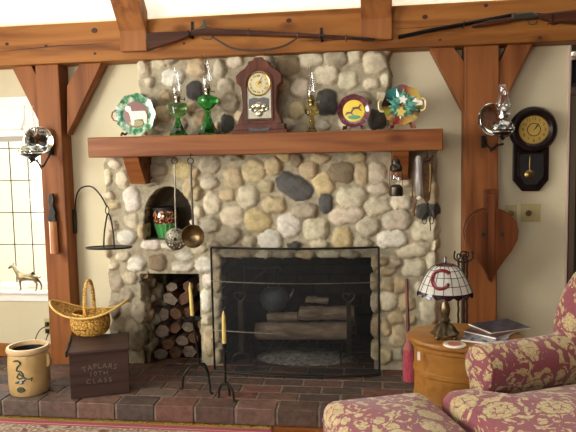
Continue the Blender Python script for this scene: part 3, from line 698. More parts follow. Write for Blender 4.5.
oil_lamp(208.5, [(10, 0), (10.2, 1.2), (9, 4), (6.5, 9), (3.8, 16), (2.5, 21), (3.2, 23), (2.4, 25)], [(2.4, 25), (5, 27), (9.3, 31), (10.2, 34), (9.5, 37.5), (6, 39.5), (2.4, 40.5)], 40.5, 34, 5.2, green_g, green_g, 'taller green glass oil lamp, next to the mantel clock', .05, 8)
oil_lamp(312, [(6.5, 0), (6.6, 1.2), (4.5, 3), (2.6, 7), (2.8, 12), (2.2, 16)], [(2.2, 16), (4, 17), (7.2, 19.5), (7.4, 23), (6, 25.5), (2.4, 27)], 27, 33, 4.4, amber_g, amber_g, 'pale amber glass oil lamp right of the mantel clock')

# --- mantel clock
p = on(261, -.2, MZ); s = SC(p)
t = thing('mantel_clock', 'ornate walnut mantel clock with arched glass door', 'clock', p+Vector((0, 0, .001)))
half = [(26.5, 0), (26, 3), (22.5, 4.5), (22, 12), (20.5, 16), (17.5, 22), (16.5, 28), (17.5, 40), (18, 46), (22.5, 50), (23, 57), (19, 61), (14, 64), (10.5, 68), (10, 70.5), (5, 72), (4, 74.5)]
pts = [(x*s, z*s) for x, z in half]+[(-x*s, z*s) for x, z in half[::-1]]
bm = B(); prism(bm, pts, -.035, .045); obj('case', bm, walnut, t, bevel=.003)
bm = B(); box(bm, -27.5*s, 27.5*s, -.052, .05, 0, 4*s); box(bm, -25*s, 25*s, -.046, .046, 4*s, 10*s); obj('plinth', bm, walnut, t, bevel=.003)
bm = B(); pts = [(-9*s, 2.8*s), (9*s, 2.8*s), (12*s, 6*s), (4*s, 5.4*s), (0, 4.6*s), (-4*s, 5.4*s), (-12*s, 6*s)]; prism(bm, pts, -.055, -.045); obj('carved_apron', bm, ebony, t)
def archpts(hw, z0, zc, n=16): return [(-hw, z0), (hw, z0)]+[(hw*math.cos(PI*i/n), zc+hw*math.sin(PI*i/n)) for i in range(n+1)]
def ringprism(bm, o, i_, y0, y1):
    n = len(o); A = [[bm.verts.new((x, y, z)) for x, z in q] for q in (o, i_) for y in (y0, y1)]
    for k in range(n):
        j = (k+1) % n
        bm.faces.new((A[0][k], A[0][j], A[2][j], A[2][k])); bm.faces.new((A[1][k], A[1][j], A[3][j], A[3][k]))
        bm.faces.new((A[0][k], A[0][j], A[1][j], A[1][k])); bm.faces.new((A[2][k], A[2][j], A[3][j], A[3][k]))
bm = B(); ringprism(bm, archpts(14*s, 13*s, 49*s), archpts(12*s, 15*s, 49*s), -.046, -.034); dr_ = obj('door', bm, walnut, t, bevel=.001)
bm = B(); prism(bm, archpts(12*s, 15*s, 49*s), -.0375, -.034); obj('door_backing', bm, col('painted_glass', 'a8a48c', .4, 'c0bca4', scale=(30, 30, 30)), dr_)
bm = B(); lathe(bm, [(0.001, -.0385), (10.6*s, -.0385), (10.6*s, -.041), (11.6*s, -.043), (12*s, -.038)], 32, axis='y', c=(0, 0, 48.5*s)); obj('bezel', bm, brass, dr_, smooth=True)
bm = B(); lathe(bm, [(0.001, -.0405), (9.8*s, -.0405), (9.8*s, -.0385)], 32, axis='y', c=(0, 0, 48.5*s)); dial = obj('dial', bm, col('aged_dial', 'c4b88c', .5, 'd4c89c'), dr_)
def numerals(par, R_, cz, y, size, m):
    RN = ['XII', 'I', 'II', 'III', 'IIII', 'V', 'VI', 'VII', 'VIII', 'IX', 'X', 'XI']
    for k in range(12):
        a = PI/2-k*PI/6; text('numeral', RN[k], size, m, par, (R_*math.cos(a), y, cz+R_*math.sin(a)), (PI/2, -(a-PI/2), 0))
def arabic(par, R_, cz, y, size, m):
    for k in range(12):
        a = PI/2-k*PI/6; text('numeral', str(k or 12), size, m, par, (R_*math.cos(a), y, cz+R_*math.sin(a)))
numerals(dial, 8*s, 48.5*s, -.0412, 3.2*s, black)
def hands(par, cz, y, Lh, Lm, ah, am, m):
    for nm, L, a, w_ in (('hour_hand', Lh, ah, .0016), ('minute_hand', Lm, am, .0011)):
        d = Vector((math.sin(a), 0, math.cos(a))); n2 = Vector((d.z, 0, -d.x)); bm = B()
        q = [d*-.1*L+n2*w_, d*L*.6+n2*w_*1.6, d*L, d*L*.6-n2*w_*1.6, d*-.1*L-n2*w_]
        prism(bm, [(v.x, v.z+cz) for v in q], y-.0012, y); obj(nm, bm, m, par)
hands(dial, 48.5*s, -.0425, 5*s, 7.6*s, 1.0, .5, black)
bm = B(); lathe(bm, [(.001, -.0425), (3*s, -.0425), (3*s, -.040)], 20, axis='y', c=(0, 0, 48.5*s)); obj('centre_boss', bm, brass, dial, smooth=True)
bm = B(); prism(bm, [(x*s, z*s) for x, z in [(-10, 34), (-5, 35.5), (0, 34.5), (5, 35.5), (10, 34), (10, 25), (6, 21), (0, 20), (-6, 21), (-10, 25)]], -.039, -.0365); obj('dark_tablet', bm, col('slate_paint', '4c4a44', .4), dr_)
bm = B()
for (x, z, r_) in ((0, 28, 3.5), (-5, 27, 2.4), (5, 27, 2.4), (-3, 23, 2), (3.5, 23, 2), (0, 20, 3.4), (-8, 24, 1.6), (8, 24, 1.6)): ball(bm, (x*s, -.040, z*s), r_*s, 1, .35, 1, 10, 6)
obj('pendulum_ornament', bm, col('gilt_ornament', 'b8b090', .25, metal=.8), dr_, smooth=True)
bm = B(); tube(bm, [(-16.5*s, -.036, 30*s), (-18.5*s, -.036, 30*s)], .003); obj('door_knob', bm, brass, t, smooth=True)

# ================================================================== GUNS ON THE BEAM
def gun_outline(pts_px, Y, half, m, parent, name, off):
    bm = B(); prism(bm, [((W(x, y, Y)-off).x, (W(x, y, Y)-off).z) for x, y in pts_px], -half, half); return obj(name, bm, m, parent, bevel=half*.6)
def wtube(pts_px, Y, r, m, parent, name, off, seg=8, sp=False, dy=0, flat=1):
    q = [W(x, y, Y)-off+Vector((0, dy, 0)) for x, y in pts_px]; bm = B(); tube(bm, spline(q, 5) if sp else q, r, seg, flat=flat); return obj(name, bm, m, parent, smooth=True)
GY = -.212
o = W(260, 36, GY); t = thing('musket', 'long antique musket with leather sling, hung left on the beam', 'rifle', o, group=None)
gun_outline([(146.5, 33), (149.5, 50), (162, 46.5), (180, 40.5), (192, 35.5), (205, 35.5), (232, 35.5), (300, 37.6), (352, 40), (352, 37.5), (300, 34), (235, 29.5), (205, 28.5), (192, 31.5), (170, 32)], GY, .014, gunwood, t, 'stock', o)
gun_outline([(146, 32.5), (149.2, 50.4), (150.8, 50), (148, 32.4)], GY, .0155, dark_metal, t, 'butt_plate', o)
wtube([(205, 29.8), (230, 30.2), (290, 33.8), (340, 36.8), (375, 39.6)], GY, .0075, col('browned_barrel', '3c2c24', .4, metal=.7), t, 'barrel', o)
wtube([(255, 35.5), (352, 39.2), (374, 41.2)], GY, .003, dark_metal, t, 'ramrod', o)
gun_outline([(191, 30), (198, 27.5), (202, 24), (203, 18.5), (205, 19.5), (206, 26), (212, 28), (219, 30), (217, 33), (202, 34), (194, 34.5)], GY-.014, .004, dark_metal, t, 'lock', o)
wtube([(200, 35.5), (204, 39), (211, 39.2), (214, 35.5)], GY, .003, dark_metal, t, 'trigger_guard', o)
for x, y in ((249, 33), (298, 36), (346, 39)): wtube([(x, y-3.8), (x, y+3.2)], GY, .004, dark_metal, t, 'barrel_band', o, dy=-.012)
wtube([(212, 37), (222, 43), (232, 48), (250, 50.5), (268, 49.5), (285, 45.5), (297, 38)], GY, .0055, leather, t, 'sling', o, sp=True, flat=.35)
for px, lab in ((192.5, 'black iron gun hook under the lock of the musket'), (321.5, 'black iron gun hook near the musket muzzle')):
    y0 = {192.5: 34, 321.5: 37}[px]; hk = W(px, y0, -.152)
    b_ = thing('gun_hook', lab, 'hook', hk, group='gun hooks on the beam'); sh = SC(hk)
    bm = B(); box(bm, -1.3*sh, 1.3*sh, -.004, .001, -5*sh, 12*sh if px < 200 else 9*sh); obj('back_strap', bm, iron, b_, bevel=.001)
    bm = B(); tube(bm, [(0, 0, -4.2*sh), (0, -.077, -4.5*sh), (0, -.082, -3*sh), (0, -.082, 1*sh)], .004); obj('hook', bm, iron, b_, smooth=True)
GY = -.212
o = W(490, 24, GY); t = thing('shotgun', 'long barrelled shotgun mounted above the right timber post', 'rifle', o)
wtube([(398, 37.2), (430, 30.5), (470, 23.2), (516, 14.5)], GY, .0115, col('blued_barrel', '1c1a1a', .35, metal=.8), t, 'barrel', o)
gun_outline([(471, 25), (473, 28.2), (500, 24.5), (514, 21.5), (514, 17), (490, 20)], GY, .016, gunwood, t, 'fore_end', o)
gun_outline([(510, 14), (532, 11.5), (537, 14), (540, 19), (530, 20), (512, 21.5)], GY, .015, dark_metal, t, 'receiver', o)
wtube([(527, 19.5), (530, 24.5), (536, 24), (538, 19)], GY, .003, dark_metal, t, 'trigger_guard', o)
gun_outline([(534, 12.5), (545, 13.5), (560, 11.5), (610, 6), (612, 27), (580, 25), (560, 23.5), (553, 25.5), (549, 22), (540, 19.5)], GY, .016, gunwood, t, 'stock', o)
for px, y0, lab in ((462, 24.8, 'small iron gun hook under the shotgun barrel'), (548, 17, 'small iron gun hook under the shotgun stock')):
    hk = W(px, y0, -.152); sh = SC(hk); b_ = thing('gun_hook', lab, 'hook', hk, group='gun hooks on the beam')
    bm = B(); tube(bm, [(0, 0, -3.2*sh if px < 500 else -7*sh), (0, -.078, -3.3*sh if px < 500 else -7.5*sh), (0, -.082, .5*sh)], .003); obj('hook', bm, iron, b_, smooth=True)

# ================================================================== SCONCE LAMPS ON THE POSTS
def sconce(cx, cy, rr, gx, gtop, gbot, fonty, bpts, label, gl, Yp, Yl):
    o = W(cx, cy, Yp); s = SC(o); t = thing('wall_oil_lamp', label, 'lamp', o, group='bracket oil lamps on the posts')
    bm = B(); lathe(bm, [(.001, .0), (rr*s*.5, -.004), (rr*s*.8, -.012), (rr*s*.93, -.02), (rr*s, -.026), (rr*s, -.022), (rr*s*.8, -.006), (.001, .006)], 36, axis='y', cap=False, flute=0)
    rf = obj('reflector', bm, silver, t, smooth=True); rf.rotation_euler = (0, 0, .5); rf.location = (0, -.02, 0)
    bm = B(); tube(bm, [(rr*s*math.cos(a), -.025, rr*s*math.sin(a)) for a in [2*PI*i/28 for i in range(28)]], .003, 6, closed=True); obj('rim', bm, chrome, rf, smooth=True)
    L = W(gx, gbot, Yl)-o; sl_ = SC(W(gx, gbot, Yl)); h = (gbot-gtop)*sl_
    bm = B(); lathe(bm, [(r_*sl_, z*h) for r_, z in [(4.2, 0), (6, .08), (8.0, .2), (7.6, .32), (5, .55), (4.4, .85), (5.6, .97), (6.6, 1)]], 22, c=L, cap=False); obj('chimney', bm, clear, t, smooth=True)
    bm = B(); lathe(bm, [(r_*sl_, z*sl_) for r_, z in [(3, -7), (5, -6), (5.2, -3), (3.2, -2), (3.4, 0), (4.4, .5), (4.2, 1.5), (1.8, 5), (.6, 6)]], 18, c=L); tube(bm, [L+Vector((0, 0, -2*sl_)), L+Vector((7*sl_, 0, -2*sl_))], .6*sl_, 6); obj('burner', bm, chrome if gx > 200 else dark_metal, t, smooth=True)
    F0 = L+Vector((0, 0, -7*sl_)); H = (fonty-gbot-7)*sl_
    bm = B(); lathe(bm, [(r_*sl_, z*H) for r_, z in [(3, 0), (8, -.15), (11, -.45), (11, -.6), (7, -.9), (4, -1)]], 24, c=F0, flute=.06, fn=12); obj('font', bm, gl, t, smooth=True)
    G0 = F0+Vector((0, 0, -H*.62)); bm = B(); lathe(bm, [(9.6*sl_, -.010), (9.2*sl_, -.016), (6*sl_, -.026), (3*sl_, -.032), (1.5*sl_, -.045), (.5*sl_, -.05)], 20, c=G0, flute=.05, fn=10); tube(bm, [G0+Vector((10.8*sl_*math.cos(2*PI*i/20), 10.8*sl_*math.sin(2*PI*i/20), .002)) for i in range(20)], .003, 6, closed=True); obj('cup', bm, iron, t, smooth=True)
    q = [W(x, y, Yl+(Yp-Yl)*f)-o for x, y, f in bpts]; q[-1].y = .018
    bm = B(); tube(bm, spline(q, 6), .0055, 8)
    for k in (1, 2): tube(bm, [q[k]+Vector((.012*math.cos(a), 0, .012*math.sin(a))) for a in [i*.6 for i in range(9)]], .0028, 6)
    obj('bracket_arm', bm, iron, t, smooth=True)
    bm = B(); e = q[-1]; box(bm, e.x-.012, e.x+.012, .006, .021, e.z-.03, e.z+.035); obj('wall_plate', bm, iron, t, bevel=.003)
sconce(40.5, 141, 13.5, 30, 106, 137, 157, [(30, 163, 0), (36, 160, .2), (42, 167, .5), (48, 158, .8), (50, 150, 1)], 'oil lamp with round mirrored reflector on the post by the window', cut, -.145, -.33)
sconce(487.5, 120, 15.5, 503, 84, 112, 137, [(503, 144, 0), (496, 146, .3), (492, 150, .6), (487, 145, .8), (484, 142, 1)], 'cut-glass oil lamp with round mirrored reflector on the post above the bellows', cut, -.145, -.33)

# ================================================================== THINGS ON THE LEFT POST
o = W(55, 221, -.125); s = SC(o); t = thing('match_holder', 'copper coloured tube hanging beneath a dark carved top on the left post', 'match holder', o)
bm = B(); lathe(bm, [(3.8*s, -32*s), (4.0*s, -31*s), (3.8*s, -1*s), (4.2*s, 0)], 18, c=(0, -.024, 0)); obj('tube', bm, mat('pinkish_copper', 'c88a62', 'dca27c', rough=.35, metal=.5), t, smooth=True)
bm = B(); prism(bm, [(x*s, z*s) for x, z in [(-4, 0), (-5.5, 4), (-4, 7), (-2.5, 14), (-3.5, 20), (-2, 27), (1.5, 28), (2.6, 22), (1.6, 15), (3.6, 9), (3, 4), (4, 0)]], -.03, -.012); prism(bm, [(-.5*s, 20*s), (1*s, 20*s), (1*s, 24*s), (-.5*s, 24*s)], -.02, .003); obj('carved_top', bm, iron, t, bevel=.004)

# crane bracket with hanging griddle
CY = -.38
o = W(76, 200, -.03); hookp = W(107, 207, CY)
t = thing('swing_crane', 'thin black iron crane arm curving out beside the left post', 'crane', o)
bm = B(); q = [W(74.5, 232, -.03)-o, W(75.5, 203, -.03)-o, W(78.5, 191, -.08)-o, W(85, 186.5, -.16)-o, W(93, 187.5, -.25)-o, W(101, 196, -.33)-o, W(107, 207, CY)-o]
tube(bm, spline(q, 7), .0045, 8); obj('arm', bm, iron, t, smooth=True)
bm = B(); box(bm, q[0].x-.02, q[0].x+.008, q[0].y-.012, q[0].y+.02, q[0].z-.01, q[0].z+.14); obj('mount', bm, iron, t, bevel=.002)
o = W(109, 247.5, CY); s = SC(o); t = thing('hanging_griddle', 'round black iron griddle hanging from the crane beside the chimney', 'griddle', o, rot=(-.07, 0, 0))
bm = B(); lathe(bm, [(.001, -.006), (21*s, -.006), (22.6*s, -.003), (22.8*s, .005), (22*s, .005), (21.4*s, 0), (.001, 0)], 40, cap=False); obj('pan', bm, iron, t, smooth=True)
bm = B()
for sd in (-1, 1): tube(bm, spline([(sd*5.5*s, 0, 0), (sd*4.8*s, 0, 14*s), (sd*2*s, 0, 30*s), (-.5*s, 0, 34*s)], 4), .0042, 6)
obj('bail', bm, iron, t, smooth=True)
bm = B(); tube(bm, [(-1.2*s+1.8*s*math.cos(a), 0, 37.2*s+4*s*math.sin(a)) for a in [2*PI*i/14 for i in range(14)]], .0028, 6, closed=True); obj('ring', bm, iron, t, smooth=True)

# horse on the sill
o = W(27, 294, -.045); o.z = winB+.001; s = SC(o)
bron = mat('verdigris_bronze', '7c6e50', '9a8c68', rough=.4, metal=.6, scale=(30, 30, 30))
t = thing('horse_figurine', 'small bronze horse figurine standing on the window sill', 'figurine', o)
me = bpy.data.meshes.new('body'); V_ = [(4, 0, 14.5), (-1, 0, 13.6), (-6.5, 0, 15), (-9.5, 0, 19.5), (-12.5, 0, 24.5), (-14.5, 0, 25), (-18.5, 0, 22),  # 0..6 spine, neck, head
      (8, 0, 15.5), (11, 0, 14.6), (13.5, 0, 12.8), (16.5, 0, 14.5),                       # tail 7..10
      (-5.8, -2, 11), (-5.4, -2.2, 6.5), (-4.6, -2.4, 1.2), (-7.2, -2.4, .4),            # front leg L 11..14
      (-6.6, 2, 11), (-8, 2.2, 6), (-7.5, 2.4, 1.2), (-8.9, 2.4, .4),                      # front R 15..18
      (10.5, -2, 11.5), (12.6, -2.2, 7), (11.6, -2.4, 1.2), (10.2, -2.4, .4),              # hind L
      (10, 2, 11.5), (14.5, 2.2, 6.8), (14.6, 2.4, 1.2), (13.2, 2.4, .4)]
E_ = [(0, 1), (1, 2), (2, 3), (3, 4), (4, 5), (5, 6), (0, 7), (7, 8), (8, 9), (9, 10), (2, 11), (11, 12), (12, 13), (13, 14), (2, 15), (15, 16), (16, 17), (17, 18), (7, 19), (19, 20), (20, 21), (21, 22), (7, 23), (23, 24), (24, 25), (25, 26)]
me.from_pydata([Vector(v)*s for v in V_], E_, []); ho = bpy.data.objects.new('body', me); COL.objects.link(ho); ho.parent = t; me.materials.append(bron)
RR = [3.4, 3.2, 3.2, 2.1, 1.5, 1.7, .9, 3.2, .9, .6, .5, 1.3, .75, .6, .6, 1.3, .75, .6, .6, 1.6, .8, .6, .6, 1.6, .8, .6, .6]
sk = ho.modifiers.new('skin', 'SKIN')
for i, v in enumerate(me.skin_vertices[0].data if me.skin_vertices else []): v.radius = (RR[i]*s*1.2, RR[i]*s*1.2); v.use_root = (i == 0)
if not me.skin_vertices:
    bpy.context.view_layer.objects.active = ho
ss = ho.modifiers.new('sub', 'SUBSURF'); ss.levels = ss.render_levels = 1
bm = B()
for sd in (-1, 1): prism(bm, [((-12.6+x)*s, (25+z)*s) for x, z in [(-.6, 1), (.5, 1), (.2, 3.2)]], sd*.8*s-.3*s, sd*.8*s+.3*s)
obj('ears', bm, bron, t)

# outlet and cords
o = W(50, 326, -.001); s = SC(o); t = thing('wall_outlet', 'ivory wall outlet low on the wall beside the left post', 'outlet', o)
bm = B(); box(bm, -5.5*s, 6*s, -.006, 0, -8*s, 8*s); obj('plate', bm, beige, t, bevel=.002)
for k, dz in enumerate((2.5, -4.5)):
    bm = B(); box(bm, -3.5*s, -.5*s, -.022, -.006, (dz-2)*s, (dz+2)*s); obj('plug', bm, black, t, bevel=.003)
cordm = col('black_cord', '14120f', .5)
cA = [W(47.5, 326, -.03), W(41, 329, -.06), W(36.5, 336, -.10), W(35.5, 343, -.14)]; cA.append(Vector((cA[-1].x, -.16, HZ+.02))); cA.append(Vector((cA[-1].x-.05, -.19, HZ+.006)))
bm = B(); tube(bm, spline([c for c in cA], 6), .0032, 6); tag(obj('power_cord', bm, cordm, smooth=True), 'black cord looping from the outlet down behind the crock, upper one', 'cord', 'power cords by the crock')
cA = [W(48.5, 333, -.03), W(46, 340, -.08), W(45, 345, -.12)]; cA.append(Vector((cA[-1].x, -.13, HZ+.02))); cA.append(Vector((cA[-1].x+.04, -.17, HZ+.006)))
bm = B(); tube(bm, spline(cA, 6), .0032, 6); tag(obj('power_cord', bm, cordm, smooth=True), 'black cord hanging from the lower socket of the outlet', 'cord', 'power cords by the crock')

# crock
o = on(30.5, -.565, HZ); s = SC(o)
t = thing('stoneware_crock', 'round tan stoneware crock with dark blue painted flourish on the hearth', 'crock', o+Vector((0, 0, .003)))
bm = B(); lathe(bm, [(.001, 0), (18*s, 0), (19*s, 1.5*s), (19.6*s, 10*s), (19.8*s, 25*s), (19.3*s, 36*s), (18.4*s, 40*s), (20*s, 41.5*s), (20.4*s, 44*s), (19.6*s, 46*s), (17.4*s, 46*s), (17*s, 42*s), (17.6*s, 8*s), (.001, 6*s)], 40, cap=False); ck = obj('body', bm, stoneware, t, smooth=True)
bm = B(); lathe(bm, [(20.1*s, 41.6*s), (20.7*s, 43.8*s), (19.8*s, 46.3*s), (17.3*s, 46.3*s), (17.0*s, 43*s)], 40, cap=False); obj('rim', bm, mat('brown_rim_glaze', 'b89a70', 'cdb28a', rough=.25), ck, smooth=True)
bm = B(); lathe(bm, [(.001, 7*s), (17.5*s, 7*s), (17.4*s, 20*s), (16.95*s, 42*s)], 40, cap=False); obj('glazed_interior', bm, black, ck, smooth=True)
blue = col('cobalt_slip', '34443c', .3)
def onc(u, z, r=19.9): a = -PI/2+u/r; return (r*s*1.008*math.cos(a), r*s*1.008*math.sin(a), z*s)
bm = B()
tube(bm, spline([onc(u, z) for u, z in [(-4, 36), (0, 37), (3, 34), (0, 31), (-1, 27), (3, 26), (5, 22), (2, 19), (-1, 21), (2, 25)]], 4), .7*s, 5)
tube(bm, spline([onc(u, z) for u, z in [(1, 24), (6, 20), (10, 18), (13, 19), (12, 16)]], 4), .6*s, 5)
for u, z in ((-1, 15), (3, 14.5), (5, 17)): tube(bm, [onc(u-1.6, z), onc(u+1.6, z+1)], 1.2*s, 6)
obj('painted_flourish', bm, blue, ck, smooth=True)
bm = B(); tube(bm, [onc(2+3.4*math.cos(a), 8+2.3*math.sin(a)) for a in [2*PI*i/16 for i in range(16)]], .55*s, 5, closed=True); tube(bm, [onc(0, 8.6), onc(4, 8.6)], .5*s, 5); tube(bm, [onc(0, 7.2), onc(4, 7.2)], .5*s, 5); obj('oval_stamp', bm, blue, ck, smooth=True)
bm = B(); tube(bm, [onc(32, 38), onc(33, 30, 22), onc(31, 26, 20)], .012, 6); obj('side_handle', bm, stoneware, ck, smooth=True)

# crate
A_ = Vector(ZP(71, 400, HZ)); Bp = Vector(ZP(130, 393.5, HZ)); ang = math.atan2(Bp.y-A_.y, Bp.x-A_.x); Wd = (Bp-A_).length
Hc = .245; Dc = .30
t = thing('wooden_box', 'dark brown wooden box with faded white stencilled lettering on its front', 'box', (A_+Bp)/2+Vector((0, 0, .003)), ang)
bm = B(); box(bm, -Wd/2, Wd/2, 0, .016, 0, Hc-.012); obj('front_board', bm, cratewood, t, bevel=.003)
bm = B(); box(bm, -Wd/2, -Wd/2+.014, .016, Dc-.014, 0, Hc-.012); box(bm, Wd/2-.014, Wd/2, .016, Dc-.014, 0, Hc-.012); obj('side_boards', bm, cratewood, t, bevel=.003)
bm = B(); box(bm, -Wd/2, Wd/2, Dc-.014, Dc, 0, Hc-.012); obj('back_board', bm, cratewood, t, bevel=.003)
bm = B(); box(bm, -Wd/2-.006, Wd/2+.006, -.008, Dc+.004, Hc-.012, Hc+.004); obj('lid', bm, cratewood, t, bevel=.004)
bm = B(); box(bm, -Wd/2-.016, -Wd/2-.006, -.004, Dc+.02, Hc-.02, Hc+.012); obj('side_rail', bm, iron, t, bevel=.002)
sten = mat('faded_stencil_paint', '54483e', '685a4e', rough=.8, scale=(60, 60, 60))
text('stencil_lettering', 'TAPLARS', .040, sten, t, (0, -.0012, Hc*.66), arcr=.26, spacing=1.15)
text('stencil_lettering', '10TH', .034, sten, t, (-.005, -.0012, Hc*.50), spacing=1.3)
text('stencil_lettering', 'CLASS', .034, sten, t, (-.005, -.0012, Hc*.34), spacing=1.5)

# basket
m_, n_, l_, b_ = newmat('wicker'); b_.inputs['Roughness'].default_value = .5
v = coords(n_, l_, (70, 70, 110)); wv = n_.new('ShaderNodeTexVoronoi'); wv.inputs['Scale'].default_value = 1; l_.new(v, wv.inputs['Vector'])
rp = ramp(n_, [(.1, C('e6bc5c')), (.5, C('c48f34')), (.9, C('6a4212'))]); l_.new(wv.outputs['Distance'], rp.inputs[0]); l_.new(rp.outputs[0], b_.inputs['Base Color'])
bp = n_.new('ShaderNodeBump'); bp.invert = True; bp.inputs['Strength'].default_value = .8; bp.inputs['Distance'].default_value = .01; l_.new(wv.outputs['Distance'], bp.inputs['Height']); l_.new(bp.outputs[0], b_.inputs['Normal']); wick_m = m_
bc = ZP(91, 334, HZ+Hc+.004); s = SC(bc)
t = thing('wicker_basket', 'golden wicker basket with wide upswept rim and hoop handle on the box', 'basket', bc+Vector((0, 0, .006)), .0)
bm = B(); prof = [(.001, 0), (15*s, 0), (18.5*s, 4*s), (20*s, 11*s), (19.3*s, 18*s), (17*s, 22*s), (16.2*s, 22*s), (18.5*s, 17*s), (19*s, 11*s), (17.5*s, 5*s), (14*s, 1.5*s), (.001, 1.5*s)]
lathe(bm, prof, 36, cap=False, sy=.85); obj('bowl', bm, wick_m, t, smooth=True)
bm = B(); rings = []
for j in range(9):
    u = j/8; ring = []
    for i in range(48):
        a = 2*PI*i/48; rx = 17+(23.5)*u; ry = 14.5+6*u; cx_ = math.cos(a)
        z = 21+u*(-1.2)+(abs(cx_)**2.2)*u**1.2*(15 if cx_ > 0 else 12.5)
        ring.append(bm.verts.new((rx*s*cx_, ry*s*math.sin(a), z*s)))
    rings.append(ring)
for a, b in zip(rings, rings[1:]):
    for i in range(48): bm.faces.new((a[i], a[(i+1) % 48], b[(i+1) % 48], b[i]))
bmesh.ops.solidify(bm, geom=bm.faces[:], thickness=.004)
obj('flared_rim', bm, wick_m, t, smooth=True)
bm = B(); tube(bm, [(40.7*s*math.cos(a), 20.7*s*math.sin(a), (19.8+(abs(math.cos(a))**2.2)*(15 if math.cos(a) > 0 else 12.5))*s) for a in [2*PI*i/60 for i in range(60)]], .0055, 6, closed=True); obj('rim_binding', bm, mat('cane_binding', 'c8a050', 'dcb868', rough=.4), t, smooth=True)
bm = B(); q = [(0+2*s*math.sin(a*2)*0, -15.5*s*math.cos(a), 20*s+34*s*math.sin(a)) for a in [PI*i/20 for i in range(21)]]
q = [((-8*math.sin(b*PI/20))*0*s+ (4-9*i_/20)*s*.6, y, z) for (i_, (x, y, z)) in enumerate(q) for b in [0]]
tube(bm, q, .0105, 8, flat=.45); obj('hoop_handle', bm, wick_m, t, smooth=True)

# ================================================================== NICHE THINGS
o = on(166, .02, nz0); s = SC(o); t = thing('glazed_pot', 'small pot in the arched niche, ribbed green below and mottled brown above', 'pot', o+Vector((0, 0, .002)))
bm = B(); lathe(bm, [(.001, 0), (7*s, 0), (8.5*s, 4*s), (10.5*s, 12*s), (11*s, 14*s)], 32, flute=.05, fn=16); obj('ribbed_base', bm, col('green_glaze', '3c8a48', .2, '58a45c', coat=.7), t, smooth=True)
bm = B(); lathe(bm, [(11*s, 14*s), (12*s, 17*s), (12*s, 24*s), (10.8*s, 27*s)], 32); obj('body', bm, mat('mottled_brown_glaze', '3c1c10', 'd89868', rough=.1, scale=(70, 70, 70), coat=1, lo=.48, hi=.62), t, smooth=True)
bm = B(); lathe(bm, [(10.8*s, 27*s), (13*s, 27.5*s), (13*s, 30*s), (10*s, 30.5*s)], 32); obj('rim', bm, black, t, smooth=True)

def utensil(px, ytop, pybowl, label, name, cat, kind):
    Y = -.303 if kind == 's' else -.35; o = W(px[0], ytop, Y); s = SC(o); t = thing(name, label, cat, o)
    b = W(px[1], pybowl, Y)-o
    bm = B(); tube(bm, [(3.0*s*math.cos(a), 0, 3.0*s*math.sin(a)) for a in [2*PI*i/18 for i in range(18)]], .0028, 6, closed=True); obj('hanging_ring', bm, iron, t, smooth=True)
    rb = 11.5*s
    top = Vector((0, 0, -3*s)); end = Vector((b.x*.85, 0, b.z+rb))
    mid = top.lerp(end, .5)
    bm = B(); tube(bm, [top, top.lerp(end, .45), mid, top.lerp(end, .56), end+Vector((0, 0, -.01))], [.0045, .0042, .007, .0045, .006] if kind == 's' else [.006, .0055, .0055, .0055, .007], 8, flat=.6); obj('handle', bm, tin if kind == 's' else dark_metal, t, smooth=True)
    if kind == 's':
        bm = B(); seg = 40; rn = 7
        rr = [[bm.verts.new((b.x+rb*j/rn*math.cos(2*PI*i/seg), -.012*(1-(j/rn)**2), b.z+rb*1.0*j/rn*math.sin(2*PI*i/seg))) for i in range(seg)] for j in range(1, rn+1)]
        for j, (a, c) in enumerate(zip(rr, rr[1:])):
            for i in range(seg):
                if j in (1, 3) and i % 4 == (0 if j == 1 else 2): continue
                if j == 4 and i % 4 == 0: continue
                bm.faces.new((a[i], a[(i+1) % seg], c[(i+1) % seg], c[i]))
        bm.faces.new(rr[0]); bmesh.ops.solidify(bm, geom=bm.faces[:], thickness=.0015)
        obj('pierced_bowl', bm, tin, t, smooth=True)
    else:
        bm = B(); lathe(bm, [(.001, .028), (rb*.45, .024), (rb*.8, .010), (rb*.98, -.012), (rb*1.05, -.014), (rb*1.0, -.016), (rb*.94, -.011), (rb*.75, .006), (rb*.4, .019), (.001, .023)], 32, axis='y', c=b, cap=False); obj('bowl', bm, bronze, t, smooth=True)
    bm = B(); tube(bm, [(0, 0, 3*s), (0, .0, 5*s), (0, .012, 8.2*s)], .002, 5); obj('hook', bm, iron, t, smooth=True)
utensil((174.5, 176), 161, 239, 'long handled pierced skimmer hanging below the mantel', 'skimmer', 'skimmer', 's')
utensil((190.5, 193.5), 161, 236, 'long handled bronze ladle hanging below the mantel', 'ladle', 'ladle', 'l')

# ================================================================== LOG NICHE
logs = [ (161, 357, 8, 6, 0), (175, 356, 7, 7, 8), (189, 353, 8, 7, -6), (168, 344, 7, 6, 20), (182, 341, 7, 6, 5), (193, 338, 6, 6, -10),
         (162, 331, 9, 7, 35), (175, 328, 7, 6, 40), (188, 327, 7, 6, 10), (176, 314, 7, 6, -35), (164, 314, 6, 8, 10), (188, 312, 7, 6, 30), (170, 299, 9, 6, -30), (184, 299, 8, 6, 55), (172, 287, 7, 5, 20), (188, 287, 6, 6, -20) ]
wh = ['bottom', 'bottom', 'bottom', 'second', 'second', 'second', 'third', 'third', 'third', 'fourth', 'fourth', 'fourth', 'fifth', 'fifth', 'topmost', 'topmost']
side = ['left', 'middle', 'right']; sd_i = [0, 1, 2, 0, 1, 2, 0, 1, 2, 1, 0, 2, 0, 2, 0, 2]
logm = [mat('split_face_%s' % k, a, b, rough=.9, bump=.9, scale=(30, 8, 30)) for k, a, b in (('a', '4c3020', '6c4830'), ('b', '5c4c40', '7c6c5a'), ('c', '40281c', '5e3a28'))]
